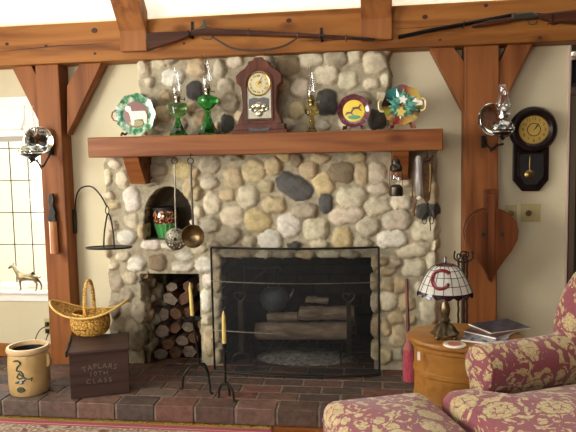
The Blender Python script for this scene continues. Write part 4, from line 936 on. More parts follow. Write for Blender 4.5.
for i, (px, py, rx, rz, dg) in enumerate(logs):
    Yl = -.005+.02*(i % 3); o = W(px, py, Yl); o.z = max(o.z, HZ+rz*.0064); s = SC(o)*.97
    t = tag(bpy.data.objects.new('split_log', None), 'split %s log in the niche, %s of the %s row' % (['brown', 'greyish', 'reddish'][i % 3], side[sd_i[i]], wh[i]) if wh[i] != 'topmost' else 'split %s log on top of the niche woodpile, %s' % (['brown', 'greyish', 'reddish'][i % 3], 'left side' if sd_i[i] == 0 else 'right side'), 'log', 'split logs in the niche')
    COL.objects.link(t); t.location = o
    k = random.choice([3, 4, 5]); ph = random.random()*6; pts = []
    for j in range(k+2):
        a = 2*PI*j/(k+2)+ph*.1; q = random.uniform(.85, 1.08); x = rx*q*math.cos(a)*s; z = rz*q*math.sin(a)*s; d = math.radians(dg); pts.append((x*math.cos(d)-z*math.sin(d), x*math.sin(d)+z*math.cos(d)))
    bm = B(); L = random.uniform(.26, .33); prism(bm, pts, 0, L); obj('wood', bm, logm[i % 3], t, bevel=.003)
    bm = B(); prism(bm, [(x*.99, z*.99) for x, z in pts], -.002, .001); obj('cut_end', bm, logend if i % 2 else logm[1], t)

# ================================================================== INSIDE THE FIREBOX
for px, nm in ((242, 'left'), (349.5, 'right')):
    o = on(px, -.015, HZ); s = SC(o); t = thing('andiron', 'black iron andiron with heart-shaped finial, %s side of the fire' % nm, 'andiron', o+Vector((0, 0, .001)), group='heart-topped andirons')
    hz = .425; bm = B(); box(bm, -2.4*s, 2.4*s, -.006, .006, .055, hz-.045); obj('shaft', bm, dark_metal, t, bevel=.002)
    bm = B(); q = []
    for i in range(28):
        a = 2*PI*i/28; x = 16*math.sin(a)**3; z = 13*math.cos(a)-5*math.cos(2*a)-2*math.cos(3*a)-math.cos(4*a); q.append((x*.37*s, 0, hz-.02+z*.37*s))
    tube(bm, q, .0045, 6, closed=True); obj('heart_finial', bm, dark_metal, t, smooth=True)
    bm = B(); tube(bm, spline([(-9*s, -.01, 0.004), (-7.5*s, -.01, 7*s), (0, 0, 11*s), (7.5*s, -.01, 7*s), (9*s, -.01, 0.004)], 6), .006, 8); obj('arched_feet', bm, dark_metal, t, smooth=True)
    bm = B(); tube(bm, [(0, 0, .08), (0, .26, .08), (0, .28, .004)], .008, 6); obj('log_rest', bm, dark_metal, t, smooth=True)
o = on(300, .18, HZ); s = SC(o); t = thing('fire_grate', 'black iron grate under the logs in the fireplace', 'grate', o)
gw = 46*s
for y in (-.12, .12):
    bm = B(); tube(bm, [(-gw, y, .07), (gw, y, .07)], .008, 6)
    for x in (-gw*.9, gw*.9): tube(bm, [(x, y, .07), (x, y, 0.002)], .008, 6)
    obj('rail', bm, iron, t, smooth=True)
for k in range(11):
    x = -gw*.95+gw*1.9*k/10; bm = B(); tube(bm, [(x, -.16, .10), (x, -.13, .078), (x, .12, .078)], .005, 6); obj('bar', bm, iron, t, smooth=True)
FL = [((256, 331), (350, 331), .054, .105, 'thick bottom log lying on the grate, nearest the andirons'), ((266, 330), (356, 327), .045, .215, 'bottom log at the rear of the grate'),
      ((300, 313), (354, 313), .046, .13, 'thick upper log laid on the right half of the fire'), ((268, 317), (298, 317), .030, .13, 'short upper log on the left half of the fire, below the kettle'), ((306, 299), (328, 301), .020, .13, 'small log stub topping the pile in the fireplace')]
for (a, b, r_, Y, lab) in FL:
    A0, B0 = W(a[0], a[1], Y), W(b[0], b[1], Y); mid = (A0+B0)/2; t = tag(bpy.data.objects.new('firewood_log', None), lab, 'log', 'logs laid in the fireplace'); COL.objects.link(t); t.location = mid
    d = (B0-A0)/2; bm = B(); n_p = 14; tube(bm, [d*(-1+2*i/(n_p-1))+Vector((0, random.uniform(-.003, .003), random.uniform(-.003, .003))) for i in range(n_p)], [r_*random.uniform(.92, 1.06) for i in range(n_p)], 14); obj('bark', bm, mat('grey_brown_bark_%d' % int(a[0]), '6c5a48', '9c8870', rough=.95, bump=1, scale=(8, 40, 40)), t, smooth=True)
    for sg in (-1, 1):
        bm = B(); lathe(bm, [(.001, sg*(d.length+.001)), (r_*.88, sg*(d.length+.001)), (r_*.88, sg*(d.length-.004))], 14, axis='x', c=(0, 0, 0)); obj('cut_end', bm, logm[1], t)
# ash bed
o = on(305, .12, HZ); bm = B(); bmesh.ops.create_grid(bm, x_segments=60, y_segments=30, size=1)
for v in bm.verts:
    x, y = v.co.x, v.co.y; r_ = math.hypot(x, y); v.co = Vector((x*.30, y*.17, max(0, 1-r_**2)*.03+.008*noise.noise(Vector((x*9, y*9, 0)))*max(0, 1-r_)+.003-(.01 if r_ > 1 else 0)))
a_ = obj('ash_bed', bm, ash, None, smooth=True, loc=o); tag(a_, 'pale grey ash heaped under the grate', 'ash', kind='stuff')
# kettle on its crane
o = W(274, 298, .31); s = SC(o)*1.05; t = thing('iron_kettle', 'round iron kettle hanging at the back of the fireplace', 'kettle', o); kmet = mat('blue_grey_enamel', '4c545c', '6a727a', rough=.45)
bm = B(); lathe(bm, [(.001, -13*s), (6*s, -12.5*s), (11*s, -9*s), (14*s, -2*s), (13.5*s, 4*s), (10*s, 9*s), (6*s, 10.5*s), (6.5*s, 12*s)], 28); obj('body', bm, kmet, t, smooth=True)
bm = B(); lathe(bm, [(6.5*s, 12*s), (5*s, 13.5*s), (1*s, 14.2*s), (1.2*s, 16*s), (.001, 16.5*s)], 20); obj('lid', bm, dark_metal, t, smooth=True)
bm = B(); tube(bm, spline([(12*s, 0, -3*s), (17*s, 0, 3*s), (19*s, 0, 9*s)], 4), [.012, .011, .01, .01, .009, .008, .008, .007, .007], 8); obj('spout', bm, kmet, t, smooth=True)
bm = B(); tube(bm, [(10*s*math.cos(a), 0, 8*s+12*s*math.sin(a)) for a in [PI*i/14 for i in range(15)]], .004, 6); obj('bail_handle', bm, iron, t, smooth=True)
o = W(245, 283, .31); t = thing('fireplace_crane', 'iron swinging crane carrying the kettle inside the fireplace', 'crane', o)
bm = B(); q = [W(244, 350, .31)-o, W(245, 267, .31)-o]; tube(bm, q, .008, 8); obj('upright', bm, dark_metal, t, smooth=True)
bm = B(); tube(bm, [W(245, 268, .31)-o, W(280, 267, .31)-o, W(281, 271, .31)-o], .007, 8); tube(bm, [W(245, 286, .31)-o, W(268, 268, .31)-o], .006, 8); obj('arm', bm, dark_metal, t, smooth=True)
bm = B(); tube(bm, [W(274, 268, .31)-o, W(274, 275, .31)-o], .004, 6); obj('hook', bm, dark_metal, t, smooth=True)

# fire screen
m_, n_, l_, b_ = newmat('wire_mesh'); out = n_['Material Output']; b_.inputs['Base Color'].default_value = (.004, .0037, .0033, 1); b_.inputs['Roughness'].default_value = .7
trn = n_.new('ShaderNodeBsdfTransparent'); v = coords(n_, l_, (1, 1, 1)); spx = n_.new('ShaderNodeSeparateXYZ'); l_.new(v, spx.inputs[0])
outs = []
for ax in (0, 2):
    a = n_.new('ShaderNodeMath'); a.operation = 'MULTIPLY'; a.inputs[1].default_value = 400; l_.new(spx.outputs[ax], a.inputs[0])
    f = n_.new('ShaderNodeMath'); f.operation = 'FRACT'; l_.new(a.outputs[0], f.inputs[0]); g_ = n_.new('ShaderNodeMath'); g_.operation = 'LESS_THAN'; g_.inputs[1].default_value = .24; l_.new(f.outputs[0], g_.inputs[0]); outs.append(g_)
mxm = n_.new('ShaderNodeMath'); mxm.operation = 'MAXIMUM'; l_.new(outs[0].outputs[0], mxm.inputs[0]); l_.new(outs[1].outputs[0], mxm.inputs[1])
ms = n_.new('ShaderNodeMixShader'); l_.new(mxm.outputs[0], ms.inputs[0]); l_.new(trn.outputs[0], ms.inputs[1]); l_.new(b_.outputs[0], ms.inputs[2]); l_.new(ms.outputs[0], out.inputs[0]); mesh_m = m_
SY = -.20; x0, x1 = W(212.5, 300, SY).x, W(379, 300, SY).x; zt = W(295, 247.5, SY).z
o = Vector(((x0+x1)/2, SY, HZ)); t = thing('fire_screen', 'black wire mesh fire screen with iron frame before the fireplace', 'fire screen', o+Vector((0, 0, .001)))
hw = (x1-x0)/2; H = zt-HZ
bow = lambda x: -.06*(1-(x/hw)**2)
def scurve(z, n=16, dx=0): return [(-hw+dx+(2*hw-2*dx)*i/n, bow(-hw+2*hw*i/n)*1.0, z) for i in range(n+1)]
bm = B(); tube(bm, scurve(H), .006, 8); tube(bm, scurve(.012), .006, 8)
for sd in (-1, 1): tube(bm, [(sd*hw, 0, H), (sd*hw, 0, .012)], .006, 8)
obj('frame', bm, iron, t, smooth=True)
bm = B(); a = scurve(H); b = scurve(.012)
va = [bm.verts.new(p_) for p_ in a]; vb = [bm.verts.new(p_) for p_ in b]
for i in range(16): bm.faces.new((va[i], va[i+1], vb[i+1], vb[i]))
obj('mesh_panel', bm, mesh_m, t)
for zz, xa, xb in ((H-34*SC(o), -hw, hw), (H-84*SC(o), -hw, -hw*.1)):
    bm = B(); q = [((xa+(xb-xa)*i/12), bow(xa+(xb-xa)*i/12)-.004, zz) for i in range(13)]; tube(bm, q, .0032, 6); obj('cross_rod', bm, tin, t, smooth=True)

# candle stands
def candle_stand(px, py, h, lean, arch, label, legs, ch, dish_r, yc):
    o = ZP(px, py, HZ); s = SC(o); t = thing('candle_stand', label, 'candle holder', o+Vector((0, 0, .002)), group='wrought iron candle stands on the hearth')
    A = arch
    for (lx, ly) in legs:
        bm = B(); tube(bm, spline([(lx, ly, .004), (lx*.92, ly*.92, A*.55), (lx*.55, ly*.55, A*.93), (lx*.1, ly*.1, A)], 6), .0062, 8); tube(bm, [(lx, ly, .004), (lx*1.18, ly*1.18, .004)], .006, 6); obj('leg', bm, iron, t, smooth=True)
    tp = Vector((lean, 0, h)); bm = B(); tube(bm, [(0, 0, A-.004), tp], .0062, 8); obj('stem', bm, iron, t, smooth=True)
    if dish_r:
        bm = B(); lathe(bm, [(.001, -.004), (dish_r, -.002), (dish_r*1.1, .005), (dish_r*1.02, .005), (dish_r*.9, 0), (.001, 0)], 24, c=tp, cap=False); obj('drip_pan', bm, iron, t, smooth=True)
        bm = B(); box(bm, tp.x-dish_r*1.35, tp.x-dish_r*.9, -.006, .006, tp.z+.004, tp.z+.012); obj('pan_handle', bm, iron, t)
    bm = B(); lathe(bm, [(.012, 0), (.013, .022), (.011, .022)], 14, c=tp+Vector((0, 0, 0))); obj('socket', bm, iron, t, smooth=True)
    c0 = thing('taper_candle', 'yellow taper candle in the %s candle stand' % ('taller' if dish_r else 'shorter'), 'candle', o+tp+Vector((0, 0, .006)), rot=(0, -.05 if dish_r else 0, 0), group='yellow taper candles')
    bm = B(); lathe(bm, [(.0105, 0), (.0115, .01), (.0098, ch*.6), (.0088, ch*.9), (.005, ch)], 14); obj('wax', bm, wax, c0, smooth=True)
    bm = B(); tube(bm, [(0, 0, ch-.002), (.001, 0, ch+.010)], .0022, 6); obj('wick', bm, wick, c0)
candle_stand(200.5, 388, .375, -.03, .128, 'taller wrought iron candle stand with drip pan in front of the log niche', [(-.09, -.03), (.075, -.075), (.03, .06)], .185, .045, 0)
candle_stand(226, 399, .27, 0.0, .078, 'shorter wrought iron candle stand left of the fire screen', [(-.04, .01), (.05, -.035), (.01, .04)], .175, 0, 0)

# ================================================================== HANGING THINGS RIGHT
LY = -.20
o = W(396, 178, -.325); s = SC(o); t = thing('small_lantern', 'tiny dark metal lantern with glass hanging in front of the right corbel', 'lantern', o)
bm = B(); lathe(bm, [(.001, -18*s), (6.6*s, -18*s), (7*s, -16*s), (6.6*s, -9*s), (5*s, -7.5*s), (3.6*s, -6.5*s)], 20); obj('tank', bm, dark_metal, t, smooth=True)
bm = B(); lathe(bm, [(3.6*s, -6.5*s), (5*s, -2*s), (4.8*s, 3*s), (3.6*s, 6.5*s)], 20, cap=False); obj('globe', bm, clear, t, smooth=True)
bm = B(); lathe(bm, [(5*s, 6.5*s), (6.5*s, 8*s), (6*s, 12*s), (4.2*s, 14*s), (4.4*s, 17*s), (3.6*s, 18.5*s), (.001, 19*s)], 20); obj('cap', bm, dark_metal, t, smooth=True)
bm = B()
for sd in (-1, 1): tube(bm, [(sd*6*s, 0, -8*s), (sd*6.4*s, 0, 0), (sd*6*s, 0, 9*s)], .0016, 6)
obj('guard_wires', bm, iron, t, smooth=True)
bm = B(); tube(bm, spline([(-4.5*s, 0, 13*s), (0, 0, 22*s), (4.5*s, 0, 13*s)], 6), .0018, 6); obj('bail', bm, iron, t, smooth=True)

o = W(418.5, 158, LY-.05); s = SC(o); t = thing('powder_horn', 'pale grey and white horn tube hanging from the mantel end', 'horn', o)
bm = B(); lathe(bm, [(.001, 3*s), (2.6*s, 2*s), (3.6*s, -4*s), (3.9*s, -20*s), (3.6*s, -34*s), (2.5*s, -40*s), (.001, -41*s)], 16); obj('horn', bm, mat('polished_horn', '9a948c', 'd8d4cc', rough=.15, scale=(60, 60, 6)), t, smooth=True)
bm = B(); tube(bm, [(0, .0, 2*s), (0, .01, 6*s)], .002, 5); obj('cord', bm, tan_leather, t)
bm = B(); tube(bm, spline([(-4*s, 0, -4*s), (-5.5*s, 0, -20*s), (-6*s, 0, -38*s), (-4.5*s, 0, -40*s)], 4), [.004]*13, 6, flat=.5); obj('leather_strap', bm, tan_leather, t, smooth=True)
o = W(426.5, 152, LY); t = thing('leather_sheath', 'brown leather sheath hanging at the right end of the mantel', 'sheath', o)
bm = B(); prism(bm, [(x*s, z*s) for x, z in [(-4.5, -14), (-3, -6), (1, -4), (4.5, -8), (6, -12), (5, -30), (3.5, -48), (0, -52), (-3, -48), (-4, -30)]], -.012, .004); obj('sheath', bm, tan_leather, t, bevel=.004)
bm = B(); tube(bm, [(-2*s, -.014, -10*s), (2*s, -.016, -9*s), (6.5*s, -.012, -4*s)], .0045, 6); obj('toggle', bm, black, t, smooth=True)
bm = B(); tube(bm, [(1*s, -.004, -5*s), (.5*s, 0, 1*s), (.2*s, .0, 4*s)], .004, 6); obj('thong', bm, leather, t, smooth=True)
bm = B(); tube(bm, spline([(3*s, -.015, -12*s), (3.4*s, -.015, -25*s), (2.6*s, -.013, -40*s)], 4), .0035, 6); obj('edging', bm, wax, t, smooth=True)
o = W(414, 199, LY-.085); t = thing('horn_handled_tool', 'small brown horn handled tool dangling beside the leather sheath', 'tool', o)
bm = B(); tube(bm, spline([(2*s, 0, 3*s), (1.5*s, 0, -3*s), (0, 0, -8*s), (-.8*s, 0, -17*s)], 4), [.006]*5+[.008]*8, 8); obj('horn_handle', bm, tan_leather, t, smooth=True)
bm = B(); ball(bm, (4.5*s, 0, 1*s), 2.6*s, 1.2, .6, .8); obj('white_knob', bm, white_c, t, smooth=True)
o = W(428, 205, LY-.04); t = thing('iron_scissors', 'old iron scissors hanging open below the leather sheath', 'scissors', o)
for sd in (-1, 1):
    bm = B(); tube(bm, spline([(sd*1*s, 0, 2*s), (-sd*1.6*s, 0, -6*s), (-sd*3.5*s, 0, -10*s), (-sd*5.5*s, 0, -14*s), (-sd*4.5*s, 0, -19*s), (-sd*1.8*s, 0, -18*s), (-sd*1.4*s, 0, -13*s)], 4), .0026, 6); obj('blade_and_handle', bm, iron, t, smooth=True)
bm = B(); tube(bm, [(0, 0, 0), (0, .006, 4*s)], .002, 5); obj('cord', bm, leather, t)
bm = B(); tube(bm, spline([(3*s, -.005, -8*s), (2*s, -.005, -16*s), (2.4*s, -.005, -26*s)], 4), .003, 6); obj('spike', bm, iron, t, smooth=True)

# bellows on the right post
o = W(488, 240, -.125); s = SC(o); t = thing('fireplace_bellows', 'heart shaped brown wooden bellows hung nose down on the right post', 'bellows', o)
hw_ = [(0, 40), (2.2, 34), (6, 27), (12, 18), (19, 8), (24, -2), (25.3, -11), (23, -20), (18, -26.5), (11, -31), (4, -33)]
half = [(x, -z) for x, z in hw_]
pts = [(x*s, z*s) for x, z in half]+[(-x*s, z*s) for x, z in half[::-1] if x > 0]
pts = [(x, z) for x, z in pts]
bm = B(); prism(bm, pts, -.105, -.085); fr = obj('front_board', bm, bellow_w, t, bevel=.003)
bm = B(); prism(bm, pts, -.02, -.003); obj('back_board', bm, bellow_w, t, bevel=.003)
bm = B(); prism(bm, [(x*.93, z*.93) for x, z in pts], -.086, -.019); obj('leather_folds', bm, leather, t)
for dy, n3 in ((-.097, 'f'), (-.012, 'b')):
    bm = B(); box(bm, -5*s, 9*s if n3 == 'b' else 3.5*s, dy-.011 if n3 == 'f' else dy-.008, dy+.009, 30*s, 51*s if n3 == 'b' else 46*s); obj('handle', bm, bellow_w, t, bevel=.003)
bm = B(); prism(bm, [(-3*s, -33*s), (3*s, -33*s), (1.2*s, -39*s), (-1.2*s, -39*s)], -.075, -.04); obj('nozzle', bm, bellow_w, t, bevel=.002)
bm = B(); box(bm, -3*s, 3*s, -.109, -.104, -30*s, 34*s); obj('centre_rib', bm, bellow_w, fr, bevel=.003)
for sd in (-1, 1):
    bm = B(); lathe(bm, [(.001, -.1075), (2.0*s, -.1075), (2.0*s, -.104)], 14, axis='y', c=((sd*8.8+1)*s, 0, 8*s)); obj('air_hole', bm, black, fr)

# pendulum wall clock
o = W(532, 130, -.002); s = SC(o); t = thing('pendulum_wall_clock', 'dark round-headed pendulum clock hanging on the wall right of the post', 'clock', o)
bm = B(); lathe(bm, [(.001, 0), (22.5*s, 0), (23*s, -.03), (21*s, -.05), (18*s, -.055), (15*s, -.048), (13.8*s, -.04), (.001, -.04)], 48, axis='y', cap=False); obj('round_head', bm, ebony, t, smooth=True)
bm = B(); lathe(bm, [(.001, -.0425), (13.6*s, -.0425), (13.6*s, -.04)], 40, axis='y'); dial = obj('dial', bm, col('ochre_dial', 'a8883c', .5, 'bc9a48'), t)
bm = B(); lathe(bm, [(13.4*s, -.042), (14*s, -.046), (14.8*s, -.043)], 40, axis='y', cap=False); obj('bezel', bm, brass, t, smooth=True)
arabic(dial, 10.6*s, 0, -.0432, 4.4*s, black)
bm = B(); ringprism(bm, [(6.6*s*math.cos(2*PI*i/24), 6.6*s*math.sin(2*PI*i/24)) for i in range(24)], [(5.8*s*math.cos(2*PI*i/24), 5.8*s*math.sin(2*PI*i/24)) for i in range(24)], -.0435, -.042); obj('dial_ring', bm, black, dial)
hands(dial, 0, -.0445, 6.5*s, 9.5*s, .75, .62, black)
cpts = [(-17, -10), (17, -10), (17, -50), (8, -61), (-8, -61), (-17, -50)]
bm = B(); prism(bm, [((x-1.5)*s, z*s) for x, z in cpts], -.028, 0); lc = obj('lower_case', bm, ebony, t, bevel=.003)
cp2 = [(-11, -24), (11, -24), (11, -46), (5.5, -54), (-5.5, -54), (-11, -46)]
ip = [((x-1.5)*s, z*s) for x, z in cp2]; op = [((x*1.16-1.5)*s, (-39+(z+39)*1.12)*s) for x, z in cp2]
bm = B(); ringprism(bm, op, ip, -.034, -.027); obj('door_moulding', bm, ebony, lc, bevel=.001)
bm = B(); prism(bm, ip, -.0295, -.0275); obj('door_glass', bm, black, lc)
bm = B(); lathe(bm, [(.001, -.034), (4.2*s, -.033), (4.8*s, -.030), (4.6*s, -.029)], 24, axis='y', c=(-3*s, 0, -44.5*s)); tube(bm, [(-3*s, -.031, -26*s), (-3*s, -.031, -40*s)], .0012, 6); obj('pendulum', bm, brass, t, smooth=True)
# switch plates
for (xa, xb, ya, yb, kn, lab) in ((505, 516.5, 205, 221, [(510.5, 213)], 'ivory single dimmer switch plate, nearer the bellows'), (521, 540, 204, 222, [(528, 213)], 'wider ivory switch plate below the pendulum clock')):
    o = W((xa+xb)/2, (ya+yb)/2, -.001); s = SC(o); t = thing('switch_plate', lab, 'light switch', o, group='wall switches below the clock')
    bm = B(); box(bm, -(xb-xa)/2*s, (xb-xa)/2*s, -.006, 0, -(yb-ya)/2*s, (yb-ya)/2*s); obj('plate', bm, beige, t, bevel=.002)
    for kx, ky in kn:
        bm = B(); lathe(bm, [(.001, -.022), (2.8*s, -.022), (3.1*s, -.018), (3.3*s, -.006)], 18, axis='y', c=((kx-(xa+xb)/2)*s, 0, 0)); obj('dimmer_knob', bm, chrome, t, smooth=True)
    if xb > 530:
        bm = B(); box(bm, 4.5*s, 6.5*s, -.012, -.006, -2.5*s, 2.5*s); obj('toggle', bm, beige, t, bevel=.001)

# end of the wall: dark doorway with open door
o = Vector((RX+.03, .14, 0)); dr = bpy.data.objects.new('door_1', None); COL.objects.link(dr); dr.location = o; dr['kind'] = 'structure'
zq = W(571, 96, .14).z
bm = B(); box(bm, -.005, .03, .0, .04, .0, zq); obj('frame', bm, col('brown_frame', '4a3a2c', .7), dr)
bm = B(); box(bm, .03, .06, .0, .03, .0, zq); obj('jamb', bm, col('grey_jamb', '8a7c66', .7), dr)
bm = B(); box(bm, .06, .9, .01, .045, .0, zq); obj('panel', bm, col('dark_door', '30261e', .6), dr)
for py in (105, 118, 128, 258):
    z = W(568, py, .14).z; bm = B(); box(bm, -.012, .004, -.03, .0, z-.02, z+.012); obj('hinge', bm, black if py < 200 else white_c, dr, bevel=.002)
bm = B(); box(bm, RX+.015, RX+.5, .10, .5, W(571, 87, .1).z, W(571, 83, .1).z); t = obj('hallway_shelf', bm, col('brown_frame', '4a3a2c', .7)); tag(t, 'dark shelf in the hallway at the right edge, above the door', 'shelf')
o = W(573, 72, .14); o.z = W(571, 83, .1).z; bm = B(); box(bm, -.015, .25, -.02, .2, .001, .13); t = obj('black_box', bm, black, bevel=.006, loc=o); tag(t, 'black box standing on the hallway shelf', 'box')
o2 = o+Vector((.02, .02, .132)); bm = B(); lathe(bm, [(.001, 0), (.03, .002), (.045, .02), (.03, .045), (.001, .05)], 16); t = obj('white_bowl', bm, white_c, smooth=True, loc=o2); tag(t, 'small white rounded dish on top of the black box', 'dish')

# ================================================================== BROOM AND TOOL STAND
b0 = ZP(409.5, 381, HZ); s = SC(b0); top = W(406.5, 277, -.155)
t = thing('hearth_broom', 'hearth broom with dark red handle and red bristles leaning on the stones', 'broom', b0+Vector((0, 0, .002)))
ax = (top-b0); n0 = ax.normalized()
def onax(f): return ax*f
red_b = mat('red_bristles', '96303e', 'b84c5c', rough=.9, scale=(160, 160, 8), bump=.8)
bm = B(); tube(bm, [onax(.36), onax(.6), onax(.98)], [.010, .011, .008], 10); obj('handle', bm, mat('dark_red_handle', '4c2018', '6c3224', rough=.4), t, smooth=True)
def loft(bm, secs):
    rings = []
    for f, wx, wy in secs:
        c = onax(f); rings.append([bm.verts.new(c+Vector((wx*math.cos(2*PI*i/20)*(1+.04*(i % 2)), wy*math.sin(2*PI*i/20), 0))) for i in range(20)])
    for a, b in zip(rings, rings[1:]):
        for i in range(20): bm.faces.new((a[i], a[(i+1) % 20], b[(i+1) % 20], b[i]))
    bm.faces.new(rings[0]); bm.faces.new(rings[-1])
bm = B(); loft(bm, [(0, 6.2*s, .03), (.1, 6.4*s, .028), (.26, 5.2*s, .02), (.30, 4.6*s, .018)]); obj('bristles', bm, red_b, t, smooth=True)
bm = B(); loft(bm, [(.30, 4.9*s, .02), (.34, 4.6*s, .018), (.36, 2.6*s, .014), (.44, 2.2*s, .012), (.47, 1.6*s, .01)]); obj('binding', bm, col('pinkish_binding', 'a05c54', .8), t, smooth=True)

o = W(463, 330, -.33); o.z = HZ; s = SC(o); t = thing('fireplace_tool_stand', 'black wrought iron fireplace tool stand behind the stained glass lamp', 'tool stand', o+Vector((0, 0, .002)))
ztop = W(464, 257, -.33).z-HZ
bm = B(); lathe(bm, [(.001, 0), (.10, 0), (.10, .012), (.03, .02), (.012, .03)], 28); obj('base', bm, iron, t, smooth=True)
bm = B(); tube(bm, [(0, 0, .02), (0, 0, ztop)], .007, 8); tube(bm, [(.014*math.cos(a), 0, ztop+.014+.014*math.sin(a)) for a in [2*PI*i/14 for i in range(14)]], .004, 6, closed=True); obj('post', bm, iron, t, smooth=True)
bm = B()
tube(bm, spline([(-8*s, -.0, ztop+.03), (-8.5*s, 0, ztop-.01), (0, 0, ztop-.03), (8.5*s, 0, ztop-.01), (8*s, 0, ztop+.03)], 5), .0045, 6); obj('hook_bar', bm, iron, t, smooth=True)
for x, nm in ((-5.5, 'poker'), (-1, 'tongs'), (4.5, 'shovel')):
    k = thing('fire_'+nm, {'poker': 'twisted black iron poker, leftmost tool on the stand', 'tongs': 'twisted black iron tongs, middle tool on the stand', 'shovel': 'twisted black iron shovel, rightmost tool on the stand'}[nm], nm, o+Vector((x*s, {'poker': -.035, 'tongs': -.060, 'shovel': .035}[nm], 0)), group='fire irons on the tool stand')
    bm = B(); n4 = 60; q = [(.0012*math.cos(i*1.1), .0012*math.sin(i*1.1), .09+(ztop-.10)*i/n4) for i in range(n4+1)]; tube(bm, q, .0058, 6); obj('twisted_shaft', bm, iron, k, smooth=True)
    bm = B(); tube(bm, [(.008*math.cos(a), 0, ztop+.008+.014*math.sin(a)) for a in [2*PI*i/12 for i in range(12)]], .0038, 6, closed=True); obj('loop_handle', bm, iron, k, smooth=True)
    bm = B()
    if nm == 'shovel': prism(bm, [(-.024, .03), (.024, .03), (.026, .10), (0, .12), (-.026, .10)], -.004, 0)
    elif nm == 'poker': tube(bm, [(0, 0, .09), (0, 0, .05), (-.02, 0, .06)], .005, 6)
    else: tube(bm, spline([(0, 0, .09), (-.02, 0, .06), (-.004, 0, .03)], 4), .004, 6); tube(bm, spline([(0, 0, .09), (.02, 0, .06), (.004, 0, .03)], 4), .004, 6)
    obj('head', bm, iron, k)

# ================================================================== SIDE TABLE
TZ = .555
tc_ = ZP(466, 340, TZ); TX, TYc = tc_.x, tc_.y
rx_ = .24; ry_ = .19
TX = ZP(408.5, 341, TZ).x+rx_; TYc = -.975
t = thing('side_table', 'honey oak oval drum side table beside the armchair', 'table', (TX, TYc, 0))
bm = B(); lathe(bm, [(.001, TZ-.028), (.93, TZ-.028), (.985, TZ-.02), (1.0, TZ-.012), (.99, TZ-.003), (.97, TZ), (.001, TZ)], 56, cap=False, sx=rx_, sy=ry_); obj('top', bm, honey, t, smooth=True)
bm = B(); lathe(bm, [(.001, .05), (.88, .05), (.88, .40), (.90, .405), (.90, .42), (.88, .425), (.88, TZ-.05), (.91, TZ-.045), (.91, TZ-.028)], 56, cap=False, sx=rx_, sy=ry_); dm = obj('drum', bm, honey, t)
bm = B(); lathe(bm, [(.001, 0), (.84, 0), (.84, .05), (.001, .05)], 56, cap=False, sx=rx_, sy=ry_); obj('base', bm, honey, t, smooth=True)
bm = B(); tube(bm, [(rx_*.885*math.cos(a), ry_*.885*math.sin(a), .30) for a in [2*PI*i/56 for i in range(56)]], .004, 6, closed=True); obj('lower_bead', bm, honey, dm, smooth=True)
bm = B(); e = ZP(416, 352, TZ-.04); box(bm, -.006, .006, -.003, .003, -.02, .015); obj('hinge', bm, white_c, dm, loc=(e.x-TX+.012, ry_*-.55, TZ-.06))

# stained glass table lamp
o = on(445, -1.03, TZ); s = SC(o); t = thing('stained_glass_lamp', 'table lamp with white stained glass shade bearing a dark red C', 'lamp', o+Vector((0, 0, .001)))
lm = mat('lamp_bronze', '4c4030', '74644a', rough=.3, metal=.85, scale=(40, 40, 40))
bm = B(); lathe(bm, [(.001, 4*s), (13*s, 4*s), (13.5*s, 6*s), (11*s, 8*s), (9*s, 12*s), (6*s, 14.5*s), (4*s, 16*s)], 28, flute=.08, fn=8); fz = 4*s
for k in range(4): ball(bm, (12*s*math.cos(PI/4+k*PI/2), 12*s*math.sin(PI/4+k*PI/2), 2.2*s), 2.2*s, 1.3, 1.3, 1, 10, 8)
obj('base', bm, lm, t, smooth=True)
bm = B(); lathe(bm, [(4*s, 16*s), (5.4*s, 18*s), (3.6*s, 21*s), (4.6*s, 25*s), (5.2*s, 29*s), (4*s, 34*s), (2.6*s, 38*s), (3.4*s, 41*s), (2*s, 44*s), (1.8*s, 70*s)], 20); obj('column', bm, lm, t, smooth=True)
# shade: eight ribbed panels, dome
R0, zt_, zb_ = 26.5*s, 74.5*s, 47*s
def shz(u): return zb_+(zt_-zb_)*(1-u**1.9)          # u 0 top..1 rim
def shr(u): return R0*(.16+.84*u**.85)
nseg = 96
m_, n_, l_, b_ = newmat('opal_glass'); b_.inputs['Base Color'].default_value = C('f0ece2'); b_.inputs['Roughness'].default_value = .2; b_.inputs['Transmission Weight'].default_value = .0; b_.inputs['Subsurface Weight'].default_value = .15; b_.inputs['Coat Weight'].default_value = .5; opal = m_
bm = B(); rings = []
us = [i/10 for i in range(11)]
for u in us: rings.append([bm.verts.new((shr(u)*math.cos(2*PI*i/nseg), shr(u)*math.sin(2*PI*i/nseg), shz(u))) for i in range(nseg)])
for a, b in zip(rings, rings[1:]):
    for i in range(nseg): bm.faces.new((a[i], a[(i+1) % nseg], b[(i+1) % nseg], b[i]))
bmesh.ops.solidify(bm, geom=bm.faces[:], thickness=-.003)
sh = obj('shade', bm, opal, t, smooth=True)
purple = col('dark_purple_glass', '2c1420', .15, '3c2030', coat=.8)
bm = B(); rings = []
for j in range(5):
    ring = []
    for i in range(nseg):
        a = 2*PI*i/nseg; sc_ = abs(math.sin(a*9)); r = shr(1)*(1.0+.012*j); z = shz(1)+1.5*s-(j/4)*(2.2+3.0*sc_)*s
        ring.append(bm.verts.new((r*math.cos(a), r*math.sin(a), z)))
    rings.append(ring)
for a, b in zip(rings, rings[1:]):
    for i in range(nseg): bm.faces.new((a[i], a[(i+1) % nseg], b[(i+1) % nseg], b[i]))
bmesh.ops.solidify(bm, geom=bm.faces[:], thickness=.002); obj('scalloped_border', bm, purple, sh, smooth=True)
